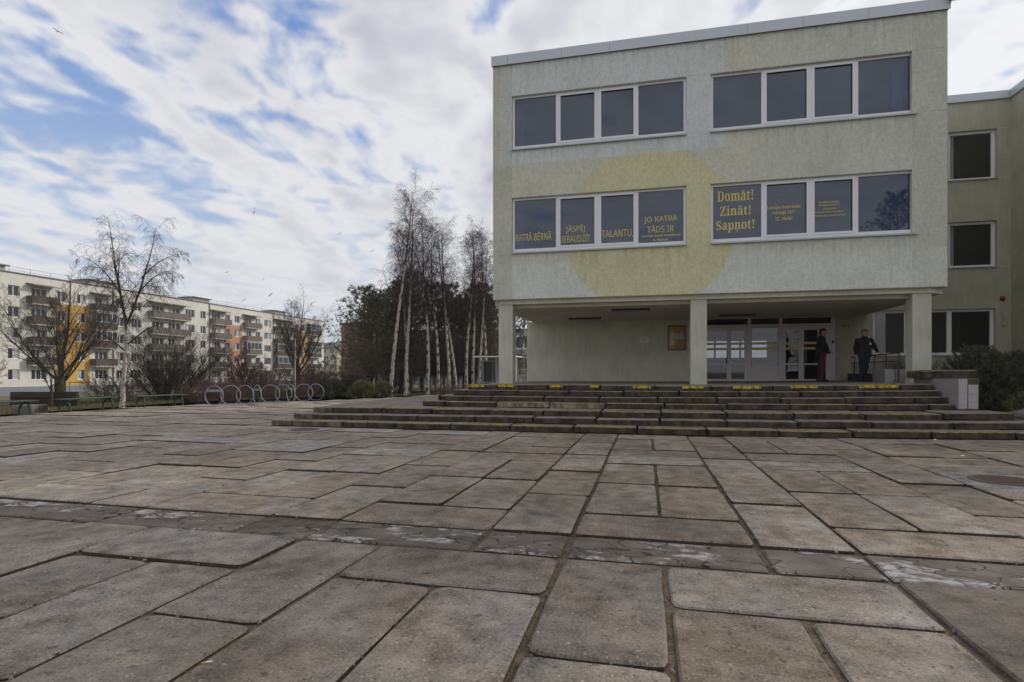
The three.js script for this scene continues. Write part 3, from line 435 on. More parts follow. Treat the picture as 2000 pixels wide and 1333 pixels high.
    const sash = (a, c) => { const s = new MB(), e = v0 - 0.012, f = v1 + 0.012, q = F + 0.085, t = F + 0.165; s.bp(X(a), X(c), e, v0 + 0.05, q, t).bp(X(a), X(c), v1 - 0.05, f, q, t).bp(X(a), X(a + 0.06), v0 + 0.05, v1 - 0.05, q, t).bp(X(c - 0.06), X(c), v0 + 0.05, v1 - 0.05, q, t); part(win, 'sash', s.geo(), M.frame); const gk = new MB(); gk.bp(X(a + 0.06), X(c - 0.06), v1 - 0.06, v1 - 0.0505, q + 0.01, t).bp(X(c - 0.07), X(c - 0.0605), v0 + 0.05, v1 - 0.06, q + 0.01, t); part(win, 'gasket', gk.geo(), M.gasket); };
    sash(-2.715, -1.52); sash(-1.43, -0.32);
    for (const [a, c] of [[-4.15, -2.80], [-2.70, -1.535], [-1.415, -0.335], [-0.23, 1.11]]) part(win, 'pane', new MB().quad([X(a), v0, -(F + 0.14)], [X(c), v0, -(F + 0.14)], [X(c), v1, -(F + 0.14)], [X(a), v1, -(F + 0.14)]).geo(), M.glass);
    part(win, 'sill', new MB().bp(X(-4.24), X(1.20), h0 - 0.022, h0 - 0.003, F - 0.07, F + 0.17).bp(X(-4.24), X(1.20), h0 - 0.045, h0 - 0.0225, F - 0.07, F - 0.062).bp(X(-4.22), X(1.18), h0 - 0.0028, h0 + 0.03, F + 0.075, F + 0.0995).geo(), M.sill);
    // reveals of the opening
    for (const q of words ?? []) part(win, 'lettering', q, M.gold);
  }
  const G = F + 0.134, G2 = F + 0.134;
  windowBand(-4.22, 8.6, 10.32); windowBand(1.89, 8.6, 10.32);
  windowBand(-4.22, 5.27, 7.03, [letters(font, 'KATRĀ BĒRNĀ', -4.12, -2.95, 5.66, 5.93, G), [letters(font, 'JĀSPĒJ', -2.5, -1.88, 5.83, 6.08, G), letters(font, 'IERAUDZĪT', -2.62, -1.72, 5.54, 5.79, G)], letters(font, 'TALANTU,', -1.36, -0.38, 5.60, 5.86, G), [letters(font, 'JO KATRĀ', -0.07, 0.93, 5.99, 6.23, G), letters(font, 'TĀDS IR', 0.03, 0.83, 5.70, 5.93, G), letters(bold, 'Latvijas Valsts Prezidents', -0.12, 1.02, 5.555, 5.645, G), letters(bold, 'R. Vējonis', 0.22, 0.66, 5.425, 5.51, G)]].map((q) => Array.isArray(q) ? mergeGeometries(q) : q));
  windowBand(1.89, 5.27, 7.03, [[letters(serif, 'Domāt!', 2.08, 3.09, 6.52, 6.83, G2), letters(serif, 'Zināt!', 2.16, 3.02, 6.09, 6.39, G2), letters(serif, 'Sapņot!', 2.05, 3.12, 5.58, 5.95, G2)], [letters(serif, 'Latvijas lielo skolu', 3.47, 4.38, 6.18, 6.30, G2), letters(serif, 'reitingā 2017', 3.61, 4.24, 6.02, 6.145, G2), letters(serif, '22. vieta!', 3.70, 4.16, 5.87, 5.97, G2)], [letters(serif, 'Kvalitātes balva', 4.87, 5.40, 6.285, 6.35, G2), letters(serif, 'Draudzīgā Aicinājuma', 4.86, 5.41, 6.195, 6.26, G2), letters(serif, 'par izcilāko', 4.96, 5.34, 6.085, 6.15, G2), letters(serif, 'sasniegumiem mācībās', 4.76, 5.51, 6.0, 6.06, G2), letters(serif, 'saņemta jau piecus gadus!', 4.70, 5.57, 5.895, 5.96, G2)]].map((q) => mergeGeometries(q)));
  // entrance doors
  const d0 = D + 0.06, d1 = D + 0.12, Z = (a, c, e, f, p = d0, q = d1) => bp(a, c, e, f, p, q);
  const glassQ = (a, c, e, f, P = D + 0.09) => new MB().quad([a, e, -P], [c, e, -P], [c, f, -P], [a, f, -P]).geo();
  part(school, 'door_frame', [Z(1.98, 6.96, 3.2, 3.27), Z(1.98, 6.96, 3.5, 3.53), Z(1.98, 2.06, 1.04, 3.2), Z(3.86, 3.985, 1.04, 3.2, d0 - 0.03, d1), Z(5.0, 5.12, 1.04, 3.2, d0 - 0.03, d1), Z(6.80, 6.96, 1.04, 3.2, d0 - 0.02, d1), Z(3.87, 3.985, 3.27, 3.5), Z(5.0, 5.12, 3.27, 3.5), Z(6.83, 6.96, 3.27, 3.5), Z(1.98, 2.06, 3.27, 3.5)], M.doorFrame);
  const tr = part(school, 'transom', [glassQ(2.06, 3.87, 3.27, 3.5), glassQ(3.985, 5.0, 3.27, 3.5), glassQ(5.12, 6.83, 3.27, 3.5)], M.glassClear);
  const stripes = (o, a, c) => { for (const [e, f] of [[2.485, 2.575], [2.275, 2.375]]) part(o, 'yellow_band', bp(a, c, e, f, D + 0.085, D + 0.0885), M.gold); };
  function doorPair(list, handles) {
    for (const [a, c, s0, s1] of list) { // leaf from a to c, stiles s0, s1
      const leaf = part(school, numbered('door'), [Z(a, a + s0, 1.06, 3.19), Z(c - s1, c, 1.06, 3.19), Z(a + s0, c - s1, 1.06, 1.145), Z(a + s0, c - s1, 1.69, 1.755), Z(a + s0, c - s1, 3.035, 3.19)], M.doorFrame);
      part(leaf, 'pane', glassQ(a + s0, c - s1, 1.755, 3.035), M.glassClear); part(leaf, 'pane', glassQ(a + s0, c - s1, 1.145, 1.69), M.glassClear); stripes(leaf, a + s0, c - s1);
      const hx = handles.shift(); if (hx) { const hb = new MB(); hb.rod([hx, 1.72, -(D - 0.03)], [hx, 2.28, -(D - 0.03)], 0.014).rod([hx, 1.75, -(D - 0.03)], [hx, 1.75, -(D + 0.06)], 0.01).rod([hx, 2.25, -(D - 0.03)], [hx, 2.25, -(D + 0.06)], 0.01); part(leaf, 'handle', hb.geo(), M.steel); }
    }
  }
  doorPair([[2.07, 3.19, 0.14, 0.09], [3.195, 3.855, 0.065, 0.11]], [3.1, 0]);
  doorPair([[5.125, 5.785, 0.115, 0.085], [5.79, 6.795, 0.09, 0.145]], [0, 5.93]);
  const mid = part(school, 'entrance_panel', [Z(3.99, 4.995, 1.05, 1.10), Z(3.99, 4.995, 1.685, 1.75), Z(3.99, 4.995, 3.14, 3.19), Z(3.99, 4.02, 1.10, 3.14), Z(4.965, 4.995, 1.10, 3.14), bp(4.02, 4.965, 1.1, 1.685, D + 0.08, D + 0.1)], M.doorFrame);
  part(mid, 'pane', glassQ(4.02, 4.965, 1.75, 3.14), M.glassClear); stripes(mid, 4.02, 4.965);
  part(school, 'threshold', bp(1.98, 6.96, 0.98, 1.049, D - 0.05, D + 0.13), M.tread);
  // right wing: recessed wall with windows, then a wing that comes forward
  const wp = 24.3, wallQ = new MB();
  const holes = [[8.4, 12.4, 2.05, 3.74], [10.9, 12.44, 5.27, 6.95], [10.9, 12.44, 8.49, 10.29]];
  const hy = [-0.2, 2.05, 3.74, 5.27, 6.95, 8.49, 10.29, 11.36];
  for (let k = 0; k + 1 < hy.length; k++) { const hole = holes.find((q) => Math.abs(q[2] - hy[k]) < 0.01); if (!hole) wallQ.bp(8.2, 12.87, hy[k], hy[k + 1], wp, wp + 0.3); else { wallQ.bp(8.2, hole[0], hy[k], hy[k + 1], wp, wp + 0.3); wallQ.bp(hole[1], 12.87, hy[k], hy[k + 1], wp, wp + 0.3); } }
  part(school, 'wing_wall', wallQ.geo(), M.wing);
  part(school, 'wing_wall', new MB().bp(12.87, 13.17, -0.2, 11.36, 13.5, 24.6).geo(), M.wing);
  part(school, 'wing_joint', new MB().bp(8.2, 10.88, 8.485, 8.497, wp - 0.003, wp + 0.01).bp(12.46, 12.86, 8.485, 8.497, wp - 0.003, wp + 0.01).bp(12.46, 12.86, 10.285, 10.297, wp - 0.003, wp + 0.01).bp(12.46, 12.86, 5.265, 5.277, wp - 0.003, wp + 0.01).geo(), M.joint);
  part(school, 'wing_room', new MB().bp(8.21, 12.86, 1.0, 1.2, wp + 0.31, wp + 5).bp(8.21, 12.86, 4.2, 4.35, wp + 0.31, wp + 5).bp(8.21, 12.86, 7.6, 7.75, wp + 0.31, wp + 5).bp(8.21, 12.86, 11.1, 11.3, wp + 0.31, wp + 5).bp(8.2, 8.21, 0.9, 11.2, wp + 0.31, wp + 5).bp(12.86, 12.87, 0.9, 11.2, wp + 0.31, wp + 5).bp(8.2, 12.87, 0.9, 11.3, wp + 5, wp + 5.2).geo(), M.innerDark);
  part(school, 'roof_coping', new MB().bp(8.1, 12.8, 11.34, 11.62, wp - 0.08, wp + 0.35).geo(), M.coping);
  part(school, 'roof_coping', new MB().bp(12.802, 13.2, 11.34, 11.62, 13.5, wp + 0.35).geo(), M.coping);
  for (const [k, [a, c, e, f]] of holes.entries()) {
    const p0 = wp + 0.14, p1 = wp + 0.22, fr = new MB(); fr.bp(a, c, e, e + 0.09, p0, p1).bp(a, c, f - 0.09, f, p0, p1).bp(a, a + 0.11, e + 0.09, f - 0.09, p0, p1).bp(c - 0.11, c, e + 0.09, f - 0.09, p0, p1); if (k === 0) fr.bp(9.5, 9.64, e + 0.09, f - 0.09, p0, p1).bp(10.91, 11.06, e + 0.09, f - 0.09, p0, p1);
    const win = part(school, numbered('window'), fr.geo(), M.frame);
    const cuts = k === 0 ? [[a + 0.11, 9.5], [9.64, 10.91], [11.06, c - 0.11]] : [[a + 0.11, c - 0.11]]; for (const [u, v] of cuts) part(win, 'pane', glassQ(u, v, e + 0.09, f - 0.09, wp + 0.18), M.glassClear);
    part(win, 'sill', bp(a - 0.01, c + 0.01, e - 0.03, e - 0.004, wp - 0.06, wp + 0.14), M.sill);
    if (k) part(win, 'curtain', bp(a + 0.13, a + 0.32, e + 0.1, f - 0.1, wp + 0.34, wp + 0.38), M.white);
  }
}
// ------------------------------------------------------------------ things on and by the school
const gy = (x, p) => lawn(x, p) - 0.09;
{
  const t = thing('notice_board', 'brown wooden framed glass notice board with papers on the porch wall', 'notice board', [1.2, 2.29, -23.8]);
  part(t, 'frame', [bp(0.85, 1.54, 2.29, 2.34, 23.71, 23.8), bp(0.85, 1.54, 3.23, 3.28, 23.71, 23.8), bp(0.85, 0.90, 2.34, 3.23, 23.71, 23.8), bp(1.49, 1.54, 2.34, 3.23, 23.71, 23.8)], std({ color: [0.20, 0.11, 0.05], roughness: 0.5 }));
  part(t, 'backing', bp(0.9, 1.49, 2.34, 3.23, 23.77, 23.799), std({ color: [0.52, 0.34, 0.13], roughness: 0.7 }));
  for (const [a, c, e, f] of [[0.92, 1.1, 2.74, 3.0], [1.29, 1.47, 2.74, 3.0], [0.92, 1.1, 2.5, 2.7], [1.12, 1.27, 2.72, 2.98]]) part(t, 'paper', bp(a, c, e, f, 23.764, 23.768), std({ color: [0.66, 0.58, 0.42] }));
  part(t, 'glass', new MB().quad([0.9, 2.34, -23.74], [1.49, 2.34, -23.74], [1.49, 3.23, -23.74], [0.9, 3.23, -23.74]).geo(), new THREE.MeshPhysicalMaterial({ color: new THREE.Color().setRGB(0.95, 0.95, 0.95), transmission: 1, thickness: 0, roughness: 0, ior: 1.35 }));
  const sheet = (label, a, c, e, f, lines) => { const s = thing('paper_notice', label, 'notice', [(a + c) / 2, e, -23.8]); part(s, 'sheet', bp(a, c, e, f, 23.785, 23.799), M.white); const mb = new MB(); for (let k = 0; k < lines; k++) { const y = f - (f - e) * (k + 1) / (lines + 1.2); mb.bp(a + (c - a) * 0.15, c - (c - a) * (0.15 + 0.2 * (k % 2)), y, y + (f - e) * 0.05, 23.7825, 23.785); } part(s, 'print', mb.geo(), M.black); };
  sheet('white landscape paper notice alone in the middle of the porch wall', -0.23, 0.11, 2.61, 2.85, 3);
  sheet('small white paper plate topmost of three beside the notice board', 1.58, 1.78, 2.94, 3.13, 3);
  sheet('small white paper plate in the middle of the three beside the notice board', 1.58, 1.78, 2.69, 2.88, 4);
  sheet('small white paper plate lowest of three beside the notice board', 1.58, 1.78, 2.42, 2.63, 2);
  const rs = thing('wall_sign', 'small dark red name plate on the wall right of the entrance doors', 'sign', [7.33, 3.11, -23.82]); part(rs, 'plate', bp(7.22, 7.44, 3.11, 3.21, 23.795, 23.819), M.red); part(rs, 'print', bp(7.25, 7.41, 3.15, 3.165, 23.792, 23.795), M.white);
  const bell = thing('door_bell', 'small black door bell on the jamb right of the entrance', 'door bell', [6.88, 2.52, -23.84]); part(bell, 'housing', bp(6.85, 6.91, 2.5, 2.62, 23.79, 23.838), M.black); part(bell, 'button', new MB().rod([6.88, 2.55, -23.79], [6.88, 2.55, -23.78], 0.014).geo(), M.steel);
  const si = thing('fire_siren', 'round dark red fire siren high on the wing wall', 'siren', [12.6, 4.09, -24.3]); part(si, 'base', new MB().rod([12.6, 4.09, -24.3], [12.6, 4.09, -24.25], 0.085, 14).geo(), M.red); part(si, 'dome', new THREE.SphereGeometry(0.075, 14, 10).scale(1, 1, 0.8).translate(12.6, 4.09, -24.25), M.red);
  const bx = thing('wall_box', 'small grey junction box with a cable on the wing wall beside the window', 'junction box', [12.62, 3.12, -24.3]); part(bx, 'box', bp(12.56, 12.68, 3.1, 3.24, 24.22, 24.299), M.tilePale); part(bx, 'cable', new MB().tube([[12.62, 3.24, -24.28], [12.62, 3.5, -24.285], [12.56, 3.62, -24.285]], [0.008, 0.008, 0.008], 6).geo(), M.black);
  for (const [k, [x, p, l]] of [[-2.31, 22.2, 'left strip lamp under the porch ceiling, near the back wall'], [-0.5, 19.4, 'strip lamp under the porch ceiling, nearest to the front'], [3.25, 22.2, 'strip lamp under the porch ceiling in front of the entrance doors']].entries()) { const t2 = thing('strip_lamp', 'unlit ' + l, 'ceiling lamp', [x, 3.44, -p]); part(t2, 'body', bp(x - 0.63, x + 0.63, 3.46, 3.519, p - 0.06, p + 0.06), M.black); part(t2, 'diffuser', bp(x - 0.6, x + 0.6, 3.43, 3.459, p - 0.045, p + 0.045), M.tile); }
  const an = thing('lightning_rod', 'thin wire rod slanting up from the left end of the school roof', 'lightning rod', [-4.8, 11.65, -18.2]); part(an, 'rod', new MB().rod([-4.75, 11.6, -18.2], [-5.0, 11.85, -18.25], 0.006, 5).geo(), M.iron);
  const fl = thing('roof_floodlight', 'dark floodlight on the right roof corner of the school', 'floodlight', [8.1, 11.66, -18.1]); part(fl, 'bracket', bp(8.0, 8.12, 11.5, 11.7, 17.95, 18.0), M.iron); part(fl, 'housing', new MB().bp(8.05, 8.32, 11.55, 11.78, 17.75, 17.95).geo(), M.rust);
}
// tiled cheek wall at the right end of the stairs, mossy slab on it, tiled planter and ramp railing
{
  const lf = 0.07;
  const t = thing('cheek_wall', 'low wall clad in grey tiles at the right end of the stairs, tiles lost at its corner', 'wall', [7.2, 0.446, -16]);
  part(t, 'core', bp(6.985, 7.38, 0.45, 1.19 + lf, 15.115, 17.4), M.stone);
  for (let k = 0; k < 8; k++) for (const [e, f] of [[0.5, 0.83], [0.835, 1.165]]) part(t, 'tile', bp(6.97, 6.9848, e + lf, f + lf, 15.12 + k * 0.28, 15.395 + k * 0.28), M.tile);
  for (const [e, f] of [[0.5, 0.58], [0.585, 0.86], [0.865, 1.18]]) part(t, 'tile', bp(6.975, 7.145, e + lf, f + lf, 15.095, 15.113), M.tilePale);
  for (const [e, f] of [[0.5, 0.64], [0.645, 0.83], [0.835, 1.05]]) part(t, 'tile', bp(7.165, 7.36, e + lf, f + lf, 15.092, 15.113), M.tilePale);
  part(t, 'bare_patch', bp(7.17, 7.37, 1.06 + lf, 1.18 + lf, 15.105, 15.1142), M.dirt);
  const r = rng(8), sl = thing('concrete_slab', 'thick dark mossy concrete slab lying on the tiled cheek wall', 'slab', [7.4, 1.26, -16.8]);
  part(sl, 'block', slab(6.78, 8.0, 16.3, 17.3, (x) => 1.46 + 0.03 * noise(x * 3, 1), 0.2, { r, corner: 0.08, bevel: 0.04, jitter: 0.02 }), [M.riserPale, M.riser]); part(sl, 'support', bp(7.45, 7.95, 0.2, 1.27, 16.4, 17.2), M.riser);
  const pl = thing('tiled_planter', 'low planter box clad in grey tiles behind the right porch column', 'planter', [7.4, 1.1, -19.6]);
  part(pl, 'box', [bp(7.0, 7.9, 1.0, 1.5, 19.32, 20.3)], M.tile); for (let k = 0; k < 3; k++) part(pl, 'tile', bp(7.005 + k * 0.3, 7.3 + k * 0.3, 1.1, 1.49, 19.305, 19.3195), M.tilePale);
  const ra = thing('ramp_railing', 'black iron railing with thin bars along the right side of the porch', 'railing', [7.22, 1.1, -20.5]);
  const X = 7.22, b0 = 1.12, top = (p) => 1.97; const rail = new MB(); rail.rod([X, 1.95, -22.9], [X, 1.97, -18.9], 0.022).rod([X, 1.74, -23.0], [X, 1.74, -18.9], 0.016).rod([X, 1.16, -23.0], [X, 1.16, -18.9], 0.014); part(ra, 'rail', rail.geo(), M.iron);
  for (let p = 22.6; p > 18.9; p -= 0.92) part(ra, 'post', new MB().rod([X, 1.04, -p], [X, 1.95, -p], 0.02).geo(), M.iron);
  for (let p = 22.85; p > 18.9; p -= 0.16) part(ra, 'bar', new MB().rod([X, 1.16, -p], [X, 1.74, -p], 0.009, 6).geo(), M.iron);
  const kb = thing('ramp_kerb', 'dark mossy low concrete kerb behind the iron railing', 'kerb', [7.6, 0.8, -21.8]); part(kb, 'block', slab(7.3, 7.7, 20.4, 23.6, () => 1.36, 0.7, { r, corner: 0.03, bevel: 0.02, jitter: 0.01 }), [M.riserPale, M.riser]);
  // stones by the bed
  const stones = [[8.05, 14.95, 0.22, 'rounded grey boulder at the right end of the landing'], [8.75, 15.9, 0.30, 'broad flat grey rock in the soil right of the landing'], [8.35, 16.1, 0.2, 'small grey rock behind the broad one beside the landing'], [9.35, 16.1, 0.24, 'grey rock at the right picture edge beside the landing'], [7.75, 16.9, 0.15, 'small rock against the tiled cheek wall']];
  for (const [x, p, s, label] of stones) { const g = new THREE.IcosahedronGeometry(s, 3), a = g.attributes.position; for (let i = 0; i < a.count; i++) { const v = new THREE.Vector3().fromBufferAttribute(a, i), k = 1 + 0.3 * noise(v.x * 4 + x * 5, v.z * 4 + v.y * 3) + 0.1 * noise(v.x * 11, v.y * 11); a.setXYZ(i, v.x * k * 1.25, v.y * k * 0.75, v.z * k); } g.computeVertexNormals(); const y = x < 8.2 && p < 15.5 ? 0.1 : 0.25; g.translate(x, y + s * 0.3, -p); const o = thing('boulder', label, 'boulder', [x, y, -p]); part(o, 'stone', g, M.stone); }
}
// metal shelter, posts and bench behind the left column
{
  const t = thing('metal_shelter', 'small metal cage shelter with a thin flat roof behind the left porch column', 'shelter', [-7.2, 0, -27]);
  part(t, 'roof_plate', bp(-8.15, -6.0, 2.14, 2.19, 26.4, 27.9), M.white);
  for (const [x, p] of [[-7.0, 26.6], [-6.25, 26.6], [-8.0, 27.8], [-6.25, 27.8]]) part(t, 'post', new MB().rod([x, -0.1, -p], [x, 2.14, -p], 0.05, 8).geo(), M.steel);
  part(t, 'rail', new MB().rod([-7.9, 0.92, -26.7], [-7.0, 0.92, -26.6], 0.02).rod([-7.9, 1.95, -26.7], [-7.0, 1.95, -26.6], 0.02).geo(), M.steel);
  for (let k = 0; k < 9; k++) part(t, 'bar', new MB().rod([-7.85 + k * 0.1, 0.92, -26.69 + k * 0.01], [-7.85 + k * 0.1, 1.95, -26.69 + k * 0.01], 0.009, 5).geo(), M.iron);
  part(t, 'dark_door', bp(-7.98, -7.55, 0, 2.0, 27.85, 27.9), M.black);
  for (const [x, l] of [[-6.02, 'thick white pipe post just right of the left porch column']]) { const o = thing('pipe_post', l, 'post', [-6.05, 0, -26.2]); part(o, 'pipe', new MB().rod([-5.98, -0.1, -26.2], [-5.98, 2.1, -26.2], 0.06, 10).geo(), M.white); }
  const b = thing('white_bench', 'low white bench between the pipe post and the porch wall', 'bench', [-5.4, 0.8, -25.9]); part(b, 'seat', bp(-5.75, -5.1, 1.22, 1.28, 25.7, 26.1), M.tilePale); part(b, 'leg', bp(-5.2, -5.12, 0, 1.219, 25.75, 26.05), M.tilePale); part(b, 'leg', bp(-5.72, -5.64, 0, 1.219, 25.75, 26.05), M.tilePale);
}
// manholes
function manhole(x, p, rad, label) {
  const t = thing('manhole', label, 'manhole', [x, lift(x, p), -p]), y = lift(x, p) + 0.012;
  part(t, 'collar', slab(x - rad * 1.5, x + rad * 1.5, p - rad * 1.35, p + rad * 1.35, () => y + 0.004, 0.05, { r: rng(3), corner: 0.12, bevel: 0.008, jitter: 0.03 }), [std({ color: [0.50, 0.49, 0.49], map: T.slab, bumpMap: T.slabBump, bumpScale: 0.01 }), M.slabSide]);
  const ring = new THREE.CylinderGeometry(rad, rad, 0.02, 40).translate(x, y + 0.006, -p), rust = std({ color: [0.16, 0.115, 0.09], roughness: 0.7, metalness: 0.3 }); part(t, 'frame', ring, rust);
  const mb = new MB(); const q = rad * 0.88; for (let a = -q; a < q; a += 0.055) for (let b = -q; b < q; b += 0.055) if (a * a + b * b < q * q * 0.95) mb.box(x + a, y + 0.0158, -p + b, x + a + 0.036, y + 0.023, -p + b + 0.036); part(t, 'lid', mb.geo(), rust);
}
manhole(4.42, 8.48, 0.37, 'round rusty manhole cover in a cracked pale collar on the right of the plaza');
manhole(-8.07, 12.34, 0.36, 'round rusty manhole cover just before the left end of the stairs');
// small litter
{
  const r = rng(12); const lit = (x, p, label) => { const t = thing('paper_scrap', label, 'litter', [x, lift(x, p), -p]); const y = lift(x, p) + 0.012; part(t, 'scrap', new MB().quad([x - 0.02, y, -p], [x + 0.03, y + 0.004, -p + 0.01], [x + 0.02, y + 0.016, -p - 0.03], [x - 0.02, y + 0.006, -p - 0.03]).geo(), M.white); };
  const cig = thing('cigarette_butt', 'cigarette butt in the joint near the lower left of the plaza', 'litter', [-2.04, 0, -2.33]); part(cig, 'paper', new MB().rod([-2.046, 0.017, -2.325], [-2.022, 0.018, -2.34], 0.0035).geo(), M.white); part(cig, 'filter', new MB().rod([-2.062, 0.017, -2.315], [-2.0462, 0.017, -2.3248], 0.0037).geo(), std({ color: [0.6, 0.3, 0.08] }));
  lit(5.6, 13.0, 'white paper scrap before the stairs at the far right'); lit(5.0, 10.7, 'white scrap on a slab edge in the right of the plaza');
  for (const [k, l] of ['left white lump on the grass at the foot of the birches', 'right white lump on the grass at the foot of the birches'].entries()) { const x = -12.6 + k * 1.1, p = 36 + k * 1.2, t = thing('white_stone', l, 'stone', [x, 0, -p]); part(t, 'stone', new THREE.IcosahedronGeometry(0.2, 1).scale(1.6, 0.6, 1).translate(x, 0.02, -p), M.white); }
}
// benches
{
  function bench(at, turn, label) {
    const t = thing('park_bench', label, 'bench', [0, 0, 0], 'green benches along the plaza edge'); const L = 2.2;
    for (let k = 0; k < 4; k++) part(t, 'slat', bp(-0.24 + k * 0.122, -0.24 + k * 0.122 + 0.112, 0.435, 0.47, -L / 2, L / 2), M.paint);
    for (const s of [-1, 1]) { const z = s * (L / 2 - 0.25), pts = []; for (let k = 0; k <= 12; k++) { const a = Math.PI * k / 12; pts.push([-Math.cos(a) * 0.235, k === 0 || k === 12 ? 0 : 0.12 + Math.sin(a) * 0.275, z]); } part(t, 'leg', new MB().tube(pts, pts.map(() => 0.036), 8).geo(), M.paint); part(t, 'cross_bar', new MB().box(-0.23, 0.405, z - 0.03, 0.23, 0.434, z + 0.03).geo(), M.paint); }
    t.position.set(...at); t.rotation.y = turn; return t;
  }
  const b = bench([-20.05, 0.0, -16.95], 0.02, 'dark green slatted bench before the stacked board wall, middle of three'); copyOf(b, [-20.1, 0, -14.0], 0.05, 'dark green slatted bench cut by the left picture edge'); copyOf(b, [-19.6, 0, -19.75], -0.13, 'dark green slatted bench right of the forked birch');
}
// ring bicycle stands
{
  const t = thing('bicycle_stand', 'galvanised ring bicycle stand at the left end of the row', 'bicycle stand', [0, 0, 0], 'ring bicycle stands along the plaza edge');
  const R = 0.42, pts = []; for (let k = 0; k <= 40; k++) { const a = -Math.PI / 2 + 0.42 + (2 * Math.PI - 0.84) * k / 40; pts.push([Math.cos(a) * R, 0.40 + Math.sin(a) * R, 0]); } part(t, 'ring', new MB().tube(pts, pts.map(() => 0.0195), 8).geo(), M.steel); part(t, 'foot_bar', new MB().rod([-0.16, 0.014, 0], [0.16, 0.014, 0], 0.014, 6).geo(), M.steel);
  const plate = part(t, 'sign_plate', new MB().box(-0.37, 0.56, -0.004, 0.37, 0.67, 0.004).geo(), M.steel);
  const xs = [[419, 791], [453, 790], [485, 788.5], [504, 788], [530, 787], [557, 786], [569, 785.6], [594, 784], [616, 783]];
  const ord = ['leftmost', 'second', 'third', 'fourth', 'fifth', 'sixth', 'seventh', 'eighth', 'rightmost'];
  const pos = [[-18.15, 21.1], [-17.85, 21.75], [-17.6, 22.35], [-17.35, 22.85], [-17.1, 23.45], [-16.85, 24.1], [-16.7, 24.45], [-16.45, 25.15], [-16.2, 25.8]];
  pos.forEach(([x, p], k) => { const c = k ? copyOf(t, [x, 0, -p], 0, `galvanised ring bicycle stand, ${ord[k]} of the row of nine`) : t; c.position.set(x, 0, -p); c.rotation.y = k % 3 === 1 ? 0.35 : k === 3 || k === 6 ? -0.5 : 0.1; if (![0, 3, 6].includes(k)) { const q = c.children.find((o) => o.name === 'sign_plate'); c.remove(q); } });
  t.userData.label = 'galvanised ring bicycle stand with a plate, leftmost of the row of nine';
}
// garden left: stacked board wall, concrete block, drying frames
{
  const r = rng(21), t = thing('board_wall', 'low wall of dark weathered stacked boards behind the benches', 'wall', [-25.8, gy(-25.8, 19.8), -19.8]), y0 = gy(-25.8, 19.8);
  const A = [-27.2, 19.4], B = [-24.3, 20.1]; for (let k = 0; k < 11; k++) { const a0 = r() * 0.06, a1 = r() * 0.06, d = (r() - 0.5) * 0.05, y = y0 + k * 0.066, mb = new MB(), q = (u, w, h) => [lerp(A[0], B[0], u), y + h, -(lerp(A[1], B[1], u) + w)]; const u0 = a0 * 0.4, u1 = 1 - a1 * 0.4, h = 0.056 + r() * 0.006; mb.quad(q(u0, d, 0), q(u1, d, 0), q(u1, d, h), q(u0, d, h)).quad(q(u0, d, h), q(u1, d, h), q(u1, d + 0.12, h), q(u0, d + 0.12, h)).quad(q(u1, d, 0), q(u1, d + 0.12, 0), q(u1, d + 0.12, h), q(u1, d, h)).quad(q(u0, d + 0.12, 0), q(u0, d, 0), q(u0, d, h), q(u0, d + 0.12, h)).quad(q(u1, d + 0.12, 0), q(u0, d + 0.12, 0), q(u0, d + 0.12, h), q(u1, d + 0.12, h)).quad(q(u0, d + 0.12, 0), q(u1, d + 0.12, 0), q(u1, d, 0), q(u0, d, 0)); part(t, 'board', mb.geo(), M.boardDark ??= std({ color: [0.085, 0.065, 0.055], map: T.board, roughness: 1 })); }
  const c = thing('concrete_block', 'low grey concrete planter block beside the left bench', 'planter', [-20.9, 0, -15.4]); part(c, 'block', slab(-21.4, -20.5, 15.3, 15.9, () => 0.27, 0.4, { r, corner: 0.03, bevel: 0.02, jitter: 0.01 }), [M.stone, M.stone]);
  for (const [x0, x1, p, l, one] of [[-49.3, -46.4, 40, 'rusty clothes drying frame left of the forked birch', 1], [-43.4, -40.4, 41.5, 'rusty clothes drying frame right of the forked birch', 0]]) { const y = gy((x0 + x1) / 2, p), f = thing('drying_frame', l, 'drying frame', [(x0 + x1) / 2, y, -p]); part(f, 'top_bar', new MB().rod([x0, y + 1.32, -p], [x1, y + 1.29, -p], 0.025).geo(), M.rust); for (const x of [x0 + 0.05, x1 - 0.05]) part(f, 'post', new MB().rod([x, y, -p], [x, y + 1.31, -p], 0.03).geo(), M.rust); }
}
